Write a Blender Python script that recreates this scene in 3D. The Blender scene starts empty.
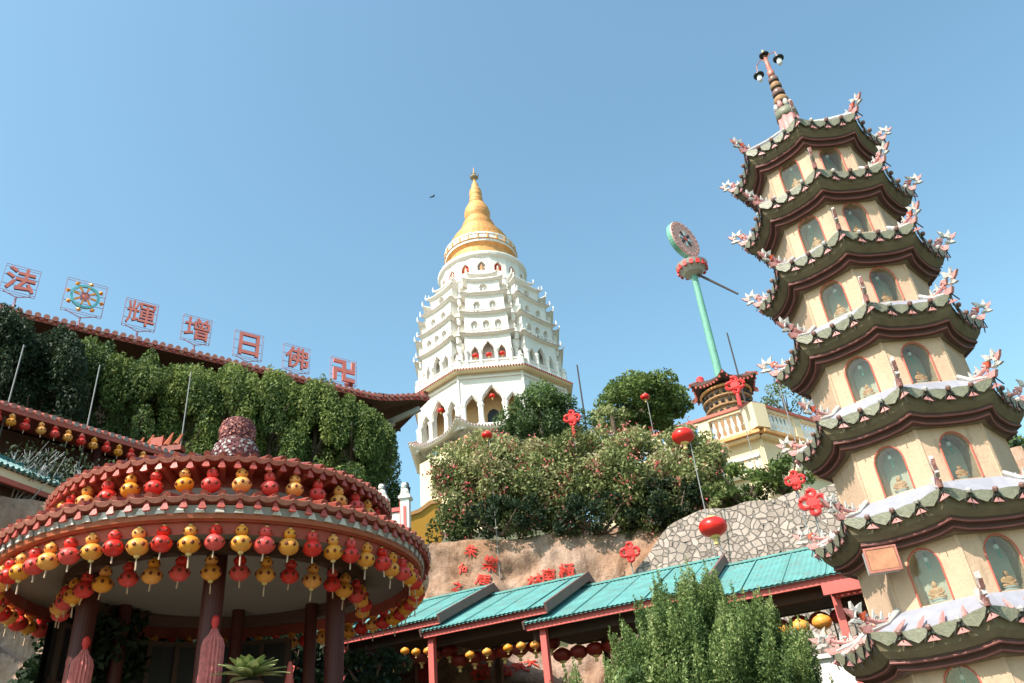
import bpy, bmesh, math, random
import numpy as np
from mathutils import Vector, Matrix, noise
from mathutils.bvhtree import BVHTree
random.seed(7); RNG = np.random.default_rng(7)
sc = bpy.context.scene; COL = sc.collection
PI = math.pi; R = math.radians

# ---------------------------------------------------------------- camera
F_PX, VPX, VPY, CAMZ = 800.0, 379.0, -968.0, 1.6
_dx, _dy = VPX - 512, VPY - 341.5
_r = math.hypot(_dx, _dy); PITCH = math.atan(F_PX / _r)
UP2 = (_dx / _r, _dy / _r); RT2 = (-UP2[1], UP2[0])
cam = bpy.data.cameras.new('camera'); camo = bpy.data.objects.new('camera', cam); COL.objects.link(camo)
cam.sensor_width = 36; cam.lens = F_PX / 1024 * 36; cam.clip_end = 3000; cam.clip_start = 0.05
fw = Vector((0, math.cos(PITCH), math.sin(PITCH))); up = Vector((0, -math.sin(PITCH), math.cos(PITCH))); rt = Vector((1, 0, 0))
cx_ = rt * RT2[0] + up * UP2[0]            # world direction of image right
cy_ = -(rt * RT2[1] + up * UP2[1])         # world direction of image up
camo.matrix_world = Matrix(((cx_[0], cy_[0], -fw[0], 0), (cx_[1], cy_[1], -fw[1], 0), (cx_[2], cy_[2], -fw[2], CAMZ), (0, 0, 0, 1)))
sc.camera = camo

def ray(x, y):
    p = (x - 512, y - 341.5)
    u = p[0] * RT2[0] + p[1] * RT2[1]; v = p[0] * UP2[0] + p[1] * UP2[1]
    return Vector((u, F_PX * math.cos(PITCH) - v * math.sin(PITCH), F_PX * math.sin(PITCH) + v * math.cos(PITCH)))
def P(x, y, D):
    r = ray(x, y); s = D / math.hypot(r.x, r.y); return r * s + Vector((0, 0, CAMZ))

# ---------------------------------------------------------------- world, sun, exposure
SUN_AZ, SUN_EL = 224.0, 48.0
w = bpy.data.worlds.new('World'); sc.world = w; w.use_nodes = True
nt = w.node_tree; bg = nt.nodes['Background']
sky = nt.nodes.new('ShaderNodeTexSky'); sky.sky_type = 'NISHITA'; sky.sun_disc = False
sky.sun_elevation = R(SUN_EL); sky.sun_rotation = R(SUN_AZ); sky.altitude = 0
sky.air_density = 1.3; sky.dust_density = 1.7; sky.ozone_density = 0.4
tint = nt.nodes.new('ShaderNodeMix'); tint.data_type = 'RGBA'; tint.blend_type = 'MULTIPLY'; tint.inputs[0].default_value = 1; tint.inputs[7].default_value = (.80, 1.02, .965, 1)
nt.links.new(sky.outputs[0], tint.inputs[6]); nt.links.new(tint.outputs[2], bg.inputs[0]); bg.inputs[1].default_value = 0.135
sl = bpy.data.lights.new('sun', 'SUN'); sl.energy = 3.7; sl.angle = R(0.53); sl.color = (1, 0.925, 0.83)
so = bpy.data.objects.new('sun', sl); COL.objects.link(so)
sd = Vector((math.sin(R(SUN_AZ)) * math.cos(R(SUN_EL)), math.cos(R(SUN_AZ)) * math.cos(R(SUN_EL)), math.sin(R(SUN_EL))))
so.rotation_euler = sd.to_track_quat('Z', 'Y').to_euler(); so.location = sd * 60
sc.view_settings.view_transform = 'Standard'; sc.view_settings.look = 'None'
sc.view_settings.exposure = 0.97; sc.view_settings.gamma = 1
sc.cycles.max_bounces = 6; sc.cycles.transparent_max_bounces = 12

# ---------------------------------------------------------------- materials
MATS = {}
def mat(name, col, rough=0.7, var=0.18, scale=3.0, bump=0.0, bscale=None, metal=0.0, spec=0.4, stain=None, coords='Object', orand=0.0):
    if name in MATS: return MATS[name]
    m = bpy.data.materials.new(name); m.use_nodes = True; n = m.node_tree.nodes; l = m.node_tree.links
    b = n['Principled BSDF']; b.inputs['Roughness'].default_value = rough; b.inputs['Metallic'].default_value = metal
    b.inputs['Specular IOR Level'].default_value = spec
    tc = n.new('ShaderNodeTexCoord')
    t = n.new('ShaderNodeTexNoise'); t.inputs['Scale'].default_value = scale; t.inputs['Detail'].default_value = 6; t.inputs['Roughness'].default_value = .65
    l.new(tc.outputs[coords], t.inputs['Vector'])
    cr = n.new('ShaderNodeValToRGB'); e = cr.color_ramp.elements
    e[0].position = .3; e[1].position = .72
    e[0].color = tuple(min(1, c * (1 - var)) for c in col) + (1,); e[1].color = tuple(min(1, c * (1 + var)) for c in col) + (1,)
    l.new(t.outputs['Fac'], cr.inputs['Fac']); last = cr.outputs[0]
    if stain:
        t2 = n.new('ShaderNodeTexNoise'); t2.inputs['Scale'].default_value = stain[1]; t2.inputs['Detail'].default_value = 8; t2.inputs['Roughness'].default_value = .75
        mp = n.new('ShaderNodeMapping'); mp.inputs['Scale'].default_value = stain[3] if len(stain) > 3 else (1, 1, 1)
        l.new(tc.outputs[coords], mp.inputs['Vector']); l.new(mp.outputs[0], t2.inputs['Vector'])
        r2 = n.new('ShaderNodeValToRGB'); r2.color_ramp.elements[0].position = stain[2]; r2.color_ramp.elements[1].position = min(1, stain[2] + .2)
        l.new(t2.outputs['Fac'], r2.inputs['Fac'])
        mx = n.new('ShaderNodeMix'); mx.data_type = 'RGBA'; l.new(r2.outputs[0], mx.inputs[0]); l.new(last, mx.inputs[6]); mx.inputs[7].default_value = stain[0] + (1,)
        last = mx.outputs[2]
    if orand:
        oi = n.new('ShaderNodeObjectInfo'); hs = n.new('ShaderNodeHueSaturation'); mr = n.new('ShaderNodeMapRange'); mr.inputs[3].default_value = 1 - orand; mr.inputs[4].default_value = 1 + orand*.5
        l.new(oi.outputs['Random'], mr.inputs[0]); l.new(mr.outputs[0], hs.inputs['Saturation'])
        mr2 = n.new('ShaderNodeMapRange'); mr2.inputs[3].default_value = 1 + orand*.6; mr2.inputs[4].default_value = 1 - orand; l.new(oi.outputs['Random'], mr2.inputs[0]); l.new(mr2.outputs[0], hs.inputs['Value'])
        l.new(last, hs.inputs['Color']); last = hs.outputs[0]
    l.new(last, b.inputs['Base Color'])
    if bump:
        t3 = n.new('ShaderNodeTexNoise'); t3.inputs['Scale'].default_value = bscale or scale * 4; t3.inputs['Detail'].default_value = 6
        l.new(tc.outputs[coords], t3.inputs['Vector'])
        bp = n.new('ShaderNodeBump'); bp.inputs['Strength'].default_value = bump; bp.inputs['Distance'].default_value = .05
        l.new(t3.outputs['Fac'], bp.inputs['Height']); l.new(bp.outputs[0], b.inputs['Normal'])
    MATS[name] = m; return m

def leafmat(name, cols, rough=.6, trans=.3):
    if name in MATS: return MATS[name]
    m = bpy.data.materials.new(name); m.use_nodes = True; n = m.node_tree.nodes; l = m.node_tree.links
    b = n['Principled BSDF']; b.inputs['Roughness'].default_value = rough; b.inputs['Specular IOR Level'].default_value = .3
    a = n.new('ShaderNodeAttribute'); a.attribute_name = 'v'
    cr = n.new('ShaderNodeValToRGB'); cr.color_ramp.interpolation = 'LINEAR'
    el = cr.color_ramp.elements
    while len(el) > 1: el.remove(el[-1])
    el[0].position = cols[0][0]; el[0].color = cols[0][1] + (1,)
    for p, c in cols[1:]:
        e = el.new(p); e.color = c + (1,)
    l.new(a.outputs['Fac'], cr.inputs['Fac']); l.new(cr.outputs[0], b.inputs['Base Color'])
    tr = n.new('ShaderNodeBsdfTranslucent'); l.new(cr.outputs[0], tr.inputs['Color'])
    mx = n.new('ShaderNodeMixShader'); mx.inputs[0].default_value = trans
    l.new(b.outputs[0], mx.inputs[1]); l.new(tr.outputs[0], mx.inputs[2]); l.new(mx.outputs[0], n['Material Output'].inputs[0])
    MATS[name] = m; return m

def glassmat():
    m = bpy.data.materials.new('pane_glass'); m.use_nodes = True; n = m.node_tree.nodes; l = m.node_tree.links
    n.remove(n['Principled BSDF'])
    t = n.new('ShaderNodeBsdfTransparent'); t.inputs[0].default_value = (.86, .9, .88, 1)
    g = n.new('ShaderNodeBsdfGlossy'); g.inputs['Roughness'].default_value = .12; g.inputs['Color'].default_value = (.8, .85, .85, 1)
    mx = n.new('ShaderNodeMixShader'); mx.inputs[0].default_value = .04
    l.new(t.outputs[0], mx.inputs[1]); l.new(g.outputs[0], mx.inputs[2]); l.new(mx.outputs[0], n['Material Output'].inputs[0])
    return m
GLASS = glassmat()

def stonewall_mat():
    m = bpy.data.materials.new('crazy_stone'); m.use_nodes = True; n = m.node_tree.nodes; l = m.node_tree.links
    b = n['Principled BSDF']; b.inputs['Roughness'].default_value = .85
    tc = n.new('ShaderNodeTexCoord'); nz = n.new('ShaderNodeTexNoise'); nz.inputs['Scale'].default_value = 2.2
    l.new(tc.outputs['Object'], nz.inputs['Vector'])
    ad = n.new('ShaderNodeMix'); ad.data_type = 'RGBA'; ad.blend_type = 'ADD'; ad.inputs[0].default_value = .22
    l.new(tc.outputs['Object'], ad.inputs[6]); l.new(nz.outputs['Color'], ad.inputs[7])
    v = n.new('ShaderNodeTexVoronoi'); v.feature = 'DISTANCE_TO_EDGE'; v.inputs['Scale'].default_value = 5.8; v.inputs['Randomness'].default_value = .85
    v2 = n.new('ShaderNodeTexVoronoi'); v2.feature = 'F1'; v2.inputs['Scale'].default_value = 5.8; v2.inputs['Randomness'].default_value = .85
    l.new(ad.outputs[2], v.inputs['Vector']); l.new(ad.outputs[2], v2.inputs['Vector'])
    cr = n.new('ShaderNodeValToRGB'); cr.color_ramp.elements[0].position = .03; cr.color_ramp.elements[1].position = .075
    l.new(v.outputs['Distance'], cr.inputs['Fac'])
    c2 = n.new('ShaderNodeValToRGB'); e = c2.color_ramp.elements; e[0].color = (.32, .25, .2, 1); e[1].color = (.6, .48, .41, 1)
    l.new(v2.outputs['Color'], c2.inputs['Fac'])
    n2 = n.new('ShaderNodeTexNoise'); n2.inputs['Scale'].default_value = 9; n2.inputs['Detail'].default_value = 6; l.new(tc.outputs['Object'], n2.inputs['Vector'])
    mu = n.new('ShaderNodeMix'); mu.data_type = 'RGBA'; mu.blend_type = 'MULTIPLY'; mu.inputs[0].default_value = .5
    l.new(c2.outputs[0], mu.inputs[6]); l.new(n2.outputs['Fac'], mu.inputs[7])
    mx = n.new('ShaderNodeMix'); mx.data_type = 'RGBA'; l.new(cr.outputs[0], mx.inputs[0]); mx.inputs[6].default_value = (.2, .165, .14, 1); l.new(mu.outputs[2], mx.inputs[7])
    l.new(mx.outputs[2], b.inputs['Base Color'])
    bp = n.new('ShaderNodeBump'); bp.inputs['Strength'].default_value = 1.0; bp.inputs['Distance'].default_value = .1
    l.new(cr.outputs[0], bp.inputs['Height']); l.new(bp.outputs[0], b.inputs['Normal'])
    return m

def rockmat():
    m = bpy.data.materials.new('granite_rock'); m.use_nodes = True; n = m.node_tree.nodes; l = m.node_tree.links
    b = n['Principled BSDF']; b.inputs['Roughness'].default_value = .9; tc = n.new('ShaderNodeTexCoord')
    def nz(scale, det, mp=None, rough=.65):
        t = n.new('ShaderNodeTexNoise'); t.inputs['Scale'].default_value = scale; t.inputs['Detail'].default_value = det; t.inputs['Roughness'].default_value = rough
        if mp:
            q = n.new('ShaderNodeMapping'); q.inputs['Scale'].default_value = mp; l.new(tc.outputs['Object'], q.inputs['Vector']); l.new(q.outputs[0], t.inputs['Vector'])
        else: l.new(tc.outputs['Object'], t.inputs['Vector'])
        return t.outputs['Fac']
    def ramp(f, stops):
        c = n.new('ShaderNodeValToRGB'); e = c.color_ramp.elements
        e[0].position, e[1].position = stops[0][0], stops[-1][0]; e[0].color = stops[0][1] + (1,); e[1].color = stops[-1][1] + (1,)
        for p, col in stops[1:-1]: k = e.new(p); k.color = col + (1,)
        l.new(f, c.inputs['Fac']); return c.outputs[0]
    def mix(f, a, c_, mode='MIX'):
        x = n.new('ShaderNodeMix'); x.data_type = 'RGBA'; x.blend_type = mode
        (l.new(f, x.inputs[0]) if not isinstance(f, float) else setattr(x.inputs[0], 'default_value', f)); l.new(a, x.inputs[6]); l.new(c_, x.inputs[7]); return x.outputs[2]
    base = ramp(nz(.5, 8), [(.3, (.42, .22, .12)), (.46, (.5, .31, .21)), (.58, (.55, .39, .3)), (.72, (.58, .45, .38))])
    streak = ramp(nz(1.6, 8, (1.6, 1.6, .16), .7), [(.36, (.28, .2, .16)), (.5, (.8, .74, .7)), (.62, (1, 1, 1))])
    fine = ramp(nz(9, 8), [(.3, (.55, .5, .46)), (.6, (1, 1, 1))])
    blot = ramp(nz(2.2, 8, None, .8), [(.36, (.25, .22, .2)), (.46, (1, 1, 1))])
    o = mix(.6, base, streak, 'MULTIPLY'); o = mix(.55, o, fine, 'MULTIPLY'); o = mix(.5, o, blot, 'MULTIPLY')
    l.new(o, b.inputs['Base Color'])
    bp = n.new('ShaderNodeBump'); bp.inputs['Strength'].default_value = .9; bp.inputs['Distance'].default_value = .12; l.new(nz(4, 10, None, .75), bp.inputs['Height']); l.new(bp.outputs[0], b.inputs['Normal'])
    return m
M = dict(
 wall=mat('warm_plaster', (.57, .39, .265), .8, .12, 2.5, .15, 30, stain=((.36, .24, .16), 4.5, .55, (1, 1, .22))),
 soffit=mat('olive_plaster', (.17, .135, .08), .8, .22, 4, .15, 20, stain=((.06, .05, .035), 5, .6)),
 cornice=mat('redbrown_paint', (.085, .035, .027), .6, .15, 6, stain=((.2, .09, .07), 6, .62)),
 ledge=mat('white_roof_paint', (.29, .285, .33), .7, .12, 6, stain=((.36, .3, .3), 5, .62)),
 celadon=mat('celadon_shards', (.2, .195, .135), .45, .22, 14, .2, 40),
 shardwhite=mat('white_shards', (.45, .42, .39), .4, .2, 22, .25, 50, stain=((.5, .24, .22), 10, .58)),
 shardpale=mat('pale_pink_face', (.6, .32, .27), .6, .2, 6, stain=((.4, .2, .18), 5, .58)),
 shardpink=mat('pink_shards', (.56, .25, .23), .4, .25, 18, .25, 50, stain=((.6, .5, .46), 9, .62)),
 shardblue=mat('blue_shards', (.36, .5, .5), .4, .2, 18, .2, 50),
 shardred=mat('red_shards', (.55, .09, .04), .4, .2, 18, .2, 50),
 darkwire=mat('dark_iron', (.035, .03, .028), .6, .1, 8),
 knob=mat('brown_glaze', (.22, .12, .1), .35, .3, 12),
 lip=mat('moulding_lip', (.27, .1, .085), .5, .15, 6),
 pinktrim=mat('red_trim_paint', (.5, .12, .08), .6, .12, 8),
 niche=mat('niche_grey', (.62, .55, .44), .8, .1, 6),
 gold=mat('gold_paint', (.68, .33, .11), .6, .22, 2.2, .25, 6, metal=.1, stain=((.8, .62, .38), 1.5, .66)),
 statue=mat('gilt_statue', (.62, .3, .14), .5, .2, 8),
 white=mat('white_lime', (.8, .745, .68), .8, .08, .9, .1, 6, stain=((.46, .42, .38), 1.6, .56, (1, 1, .3))),
 whiteb=mat('white_trim', (.8, .755, .7), .7, .05, 1.5, stain=((.42, .38, .35), 2.2, .6)),
 cream=mat('cream_render', (.78, .62, .4), .8, .06, 1.0, stain=((.6, .45, .28), 1.3, .66)),
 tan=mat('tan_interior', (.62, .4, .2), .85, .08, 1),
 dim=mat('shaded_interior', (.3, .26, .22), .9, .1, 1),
 tile=mat('red_glazed_tile', (.27, .055, .035), .4, .3, 7, .1, 30, stain=((.5, .24, .16), 9, .62)),
 tilecap=mat('tile_cap', (.46, .17, .125), .45, .25, 12, .1, 30, stain=((.2, .06, .05), 10, .6)),
 tiledrip=mat('tile_drip', (.42, .075, .055), .45, .25, 12, .1, 30),
 tilegrey=mat('weathered_tile', (.34, .25, .22), .6, .3, 8, .15, 30),
 tealtile=mat('teal_glazed_tile', (.05, .19, .19), .4, .3, 8),
 brown=mat('dark_brown_wood', (.07, .04, .028), .7, .2, 4),
 barge=mat('weathered_bargeboard', (.19, .1, .085), .7, .25, 4, .1, 12, stain=((.1, .06, .05), 4, .5)),
 brown2=mat('brown_eave_boards', (.1, .05, .035), .7, .2, 3, .1, 12),
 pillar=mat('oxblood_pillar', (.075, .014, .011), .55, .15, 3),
 rail=mat('orange_red_rim', (.42, .11, .05), .5, .15, 5),
 redband=mat('red_band_paint', (.42, .09, .06), .6, .2, 4, stain=((.5, .25, .2), 3, .6)),
 grey=mat('grey_concrete', (.45, .43, .41), .85, .12, 4, .1, 20),
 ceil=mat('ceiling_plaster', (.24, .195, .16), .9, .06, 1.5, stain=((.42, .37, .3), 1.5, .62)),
 teal=mat('teal_sheet_metal', (.12, .31, .29), .6, .2, 2.5, .1, 12, stain=((.16, .2, .17), 3.5, .5, (1, 1, 1))),
 fascia=mat('coral_fascia', (.62, .12, .1), .55, .1, 4, stain=((.4, .09, .07), 4, .64)),
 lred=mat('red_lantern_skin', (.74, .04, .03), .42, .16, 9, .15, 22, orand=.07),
 lscarlet=mat('scarlet_lantern_skin', (.66, .022, .014), .32, .12, 6),
 lyel=mat('yellow_lantern_skin', (.85, .33, .045), .42, .14, 9, .15, 22, orand=.07),
 lmark=mat('lantern_marks', (.2, .04, .015), .5, .2, 8),
 lgold=mat('lantern_gold', (.8, .55, .2), .4, .1, 8),
 tassel=mat('tassel_cord', (.6, .42, .3), .8, .2, 20),
 bannerp=mat('column_tassel_cloth', (.58, .16, .15), .75, .3, 16, .3, 40),
 knotred=mat('red_knot_cord', (.72, .045, .04), .5, .15, 12, .2, 40),
 signred=mat('sign_coral', (.82, .22, .17), .5, .08, 3),
 signedge=mat('sign_side', (.16, .08, .1), .6, .1, 3),
 signframe=mat('sign_frame', (.5, .27, .34), .5, .1, 3),
 cyan=mat('sign_cyan', (.16, .55, .6), .5, .1, 3),
 green=mat('jade_pole', (.15, .36, .27), .45, .15, 3),
 steel=mat('galvanised_pole', (.24, .24, .235), .5, .1, 5),
 rod=mat('dark_rod', (.06, .045, .045), .5, .1, 5),
 bulb=mat('white_globe', (.8, .8, .78), .3, .03, 3),
 black=mat('black_paint', (.02, .02, .022), .5, .1, 5),
 orangew=mat('orange_render', (.72, .36, .05), .8, .08, 2),
 bark=mat('bark', (.12, .085, .06), .9, .3, 6, .5, 20),
 ochre=mat('carved_ochre_wood', (.34, .19, .09), .7, .25, 6, .2, 25),
 orangetrim=mat('orange_moulding', (.72, .36, .14), .7, .1, 3),
 plum=mat('plum_stipple', (.2, .07, .075), .8, .35, 24, .8, 55, stain=((.4, .34, .3), 16, .6)),
 redpaint=mat('red_carved_paint', (.68, .05, .03), .7, .25, 9),
 cardboard=mat('rusty_lamp_glass', (.5, .22, .12), .5, .3, 8),
 grass=mat('ground_soil', (.1, .09, .05), .95, .3, .6, .3, 6, stain=((.05, .09, .03), .4, .5)),
 hill=mat('wooded_hill', (.035, .07, .04), .95, .4, .06, .8, .5),
 stone=stonewall_mat(),
 rock=rockmat(),
 lred_shaded=mat('shaded_red_lantern_skin', (.26, .025, .016), .5, .2, 6, orand=.1),  # red lantern skin darkened to imitate the shade under the walkway roofs
)
L = dict(
 cypress=leafmat('cypress_leaf', [(0, (.03, .055, .018)), (.5, (.085, .135, .033)), (1, (.25, .3, .08))]),
 cypressdark=leafmat('dark_leaf', [(0, (.018, .035, .015)), (.6, (.035, .06, .025)), (1, (.08, .11, .04))]),
 hedge=leafmat('hedge_leaf', [(0, (.06, .085, .03)), (.4, (.19, .22, .075)), (.8, (.38, .4, .17)), (1, (.5, .42, .26))]),
 flower=leafmat('bract', [(0, (.62, .07, .08)), (.6, (.68, .22, .2)), (1, (.7, .42, .34))]),
 round=leafmat('round_leaf', [(0, (.045, .075, .018)), (.5, (.1, .15, .035)), (1, (.2, .26, .07))]),
 juniper=leafmat('juniper_leaf', [(0, (.045, .08, .03)), (.5, (.12, .19, .055)), (.85, (.26, .34, .11)), (1, (.45, .48, .22))]),
 agave=leafmat('agave_leaf', [(0, (.1, .17, .05)), (1, (.42, .45, .2))], .4, .15),
 drygrass=leafmat('dry_branch', [(0, (.16, .14, .11)), (1, (.34, .31, .26))], .9, .1),
)

# ---------------------------------------------------------------- mesh helpers
class MB:
    def __init__(s): s.v = []; s.f = []; s.m = []; s.mats = []
    def mi(s, m):
        if m not in s.mats: s.mats.append(m)
        return s.mats.index(m)
    def add(s, vs, fs, m, T=None):
        o = len(s.v); k = s.mi(m)
        for p in vs:
            p = Vector(p); s.v.append(tuple(T @ p) if T is not None else tuple(p))
        for f in fs: s.f.append(tuple(i + o for i in f)); s.m.append(k)
        return s
    def box(s, c, size, m, T=None, rz=0, rx=0, ry=0):
        a, b, d = (x / 2 for x in size)
        vs = [(i * a, j * b, k * d) for k in (-1, 1) for j in (-1, 1) for i in (-1, 1)]
        A = Matrix.Translation(c) @ Matrix.Rotation(rz, 4, 'Z') @ Matrix.Rotation(ry, 4, 'Y') @ Matrix.Rotation(rx, 4, 'X')
        if T is not None: A = T @ A
        return s.add(vs, [(0, 2, 3, 1), (4, 5, 7, 6), (0, 1, 5, 4), (2, 6, 7, 3), (0, 4, 6, 2), (1, 3, 7, 5)], m, A)
    def beam(s, a, b, w_, h, m, upv=(0, 0, 1)):
        a = Vector(a); b = Vector(b); d = (b - a); ln = d.length; d.normalize()
        sx = d.cross(Vector(upv)).normalized(); sz = sx.cross(d)
        T = Matrix((( sx[0], d[0], sz[0], (a[0]+b[0])/2), (sx[1], d[1], sz[1], (a[1]+b[1])/2), (sx[2], d[2], sz[2], (a[2]+b[2])/2), (0,0,0,1)))
        return s.box((0, 0, 0), (w_, ln, h), m, T)
    def lathe(s, prof, n, m, T=None, cap=True, rf=None, a0=0.0):
        vs = []
        for r, z in prof:
            for i in range(n):
                a = a0 + 2 * PI * i / n; q = r * (rf(a, z) if rf else 1)
                vs.append((q * math.cos(a), q * math.sin(a), z))
        fs = []
        for j in range(len(prof) - 1):
            for i in range(n):
                k = (i + 1) % n; fs.append((j*n+i, j*n+k, (j+1)*n+k, (j+1)*n+i))
        if cap:
            if prof[0][0] > 1e-4: fs.append(tuple(range(n - 1, -1, -1)))
            if prof[-1][0] > 1e-4: fs.append(tuple((len(prof)-1)*n + i for i in range(n)))
        return s.add(vs, fs, m, T)
    def tube(s, pts, rad, m, n=6, T=None):
        pts = [Vector(p) for p in pts]; rr = rad if isinstance(rad, (list, tuple)) else [rad] * len(pts)
        vs = []
        for i, p in enumerate(pts):
            d = (pts[min(i+1, len(pts)-1)] - pts[max(i-1, 0)]).normalized()
            ref = Vector((0, 0, 1)) if abs(d.z) < .95 else Vector((1, 0, 0))
            x = d.cross(ref).normalized(); y = d.cross(x)
            for k in range(n):
                a = 2 * PI * k / n; vs.append(p + (x * math.cos(a) + y * math.sin(a)) * rr[i])
        fs = [(j*n+k, j*n+(k+1) % n, (j+1)*n+(k+1) % n, (j+1)*n+k) for j in range(len(pts)-1) for k in range(n)]
        fs += [tuple(range(n-1, -1, -1)), tuple((len(pts)-1)*n + i for i in range(n))]
        return s.add(vs, fs, m, T)
    def prism(s, out, th, m, T=None):
        n = len(out)       # outline in local XZ, thickness along Y
        vs = [(x, -th/2, z) for x, z in out] + [(x, th/2, z) for x, z in out]
        fs = [tuple(range(n)), tuple(range(2*n-1, n-1, -1))] + [(i, i+n, (i+1) % n + n, (i+1) % n) for i in range(n)]
        return s.add(vs, fs, m, T)
    def loft(s, rings, m, T=None, closed=True):
        n = len(rings[0]); vs = [p for r in rings for p in r]; fs = []
        for j in range(len(rings)-1):
            for i in range(n if closed else n-1):
                k = (i+1) % n; fs.append((j*n+i, j*n+k, (j+1)*n+k, (j+1)*n+i))
        return s.add(vs, fs, m, T)
    def build(s, name, parent=None, smooth=False, loc=None, rz=None, **tagk):
        me = bpy.data.meshes.new(name); me.from_pydata(s.v, [], s.f)
        for m in s.mats: me.materials.append(m)
        me.polygons.foreach_set('material_index', s.m)
        if smooth: me.polygons.foreach_set('use_smooth', [True] * len(s.f))
        me.update()
        o = bpy.data.objects.new(name, me); COL.objects.link(o)
        if parent is not None: o.parent = parent
        if loc is not None: o.location = loc
        if rz is not None: o.rotation_euler = (0, 0, rz)
        tag(o, **tagk); return o

def tag(o, label=None, cat=None, group=None, kind=None):
    if label: o['label'] = label
    if cat: o['category'] = cat
    if group: o['group'] = group
    if kind: o['kind'] = kind
    return o
def empty(name, loc=(0, 0, 0), rz=0, parent=None, **k):
    o = bpy.data.objects.new(name, None); COL.objects.link(o); o.location = loc; o.rotation_euler = (0, 0, rz)
    o.empty_display_size = .2
    if parent is not None: o.parent = parent
    return tag(o, **k)
def copy_tree(o, parent=None):
    c = o.copy(); COL.objects.link(c)
    if parent is not None: c.parent = parent
    for ch in list(o.children): copy_tree(ch, c)
    return c
def rotmap(origin, xdir, ydir, zdir):
    return Matrix(((xdir[0], ydir[0], zdir[0], origin[0]), (xdir[1], ydir[1], zdir[1], origin[1]), (xdir[2], ydir[2], zdir[2], origin[2]), (0, 0, 0, 1)))
ORD = ['first', 'second', 'third', 'fourth', 'fifth', 'sixth', 'seventh', 'eighth', 'ninth', 'tenth', 'eleventh', 'twelfth', 'thirteenth', 'fourteenth', 'fifteenth', 'sixteenth', 'seventeenth', 'eighteenth', 'nineteenth', 'twentieth', 'twenty-first', 'twenty-second', 'twenty-third', 'twenty-fourth', 'twenty-fifth', 'twenty-sixth', 'twenty-seventh', 'twenty-eighth', 'twenty-ninth', 'thirtieth'] + ['number %d' % i for i in range(31, 80)]

def leaf_obj(name, pts, axis, ln, wd, material, parent=None, v=None, jit=.5, **k):
    """many small leaf quads: pts (N,3), axis (N,3) preferred direction"""
    n = len(pts); pts = np.asarray(pts, float); ax = np.asarray(axis, float) + RNG.normal(0, jit, (n, 3))
    ax /= np.linalg.norm(ax, axis=1)[:, None] + 1e-9
    q = RNG.normal(0, 1, (n, 3)); sx = np.cross(ax, q); sx /= np.linalg.norm(sx, axis=1)[:, None] + 1e-9
    l_ = (ln * RNG.uniform(.6, 1.3, n))[:, None]; w_ = (wd * RNG.uniform(.6, 1.3, n))[:, None]
    nn = np.cross(ax, sx)
    a = pts - ax * l_ * .5; b = pts + sx * w_ * .5 + nn * w_ * .12; c = pts + ax * l_ * .5; d = pts - sx * w_ * .5 + nn * w_ * .12
    vs = np.stack([a, b, c, d], 1).reshape(-1, 3)
    me = bpy.data.meshes.new(name)
    me.vertices.add(4*n); me.loops.add(4*n); me.polygons.add(n)
    me.vertices.foreach_set('co', vs.ravel()); me.loops.foreach_set('vertex_index', np.arange(4*n))
    me.polygons.foreach_set('loop_start', np.arange(n)*4); me.polygons.foreach_set('loop_total', np.full(n, 4))
    at = me.attributes.new('v', 'FLOAT', 'FACE')
    at.data.foreach_set('value', np.clip(RNG.uniform(0, 1, n) if v is None else v, 0, 1).astype(np.float32))
    me.materials.append(material); me.update(calc_edges=True)
    o = bpy.data.objects.new(name, me); COL.objects.link(o)
    if parent is not None: o.parent = parent
    return tag(o, **k)
def shell(c, r, n, inner=.55):
    d = RNG.normal(0, 1, (n, 3)); d /= np.linalg.norm(d, axis=1)[:, None]
    return np.asarray(c) + d * np.asarray(r) * (inner + (1.06 - inner) * RNG.uniform(0, 1, (n, 1)) ** .5), d

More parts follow.
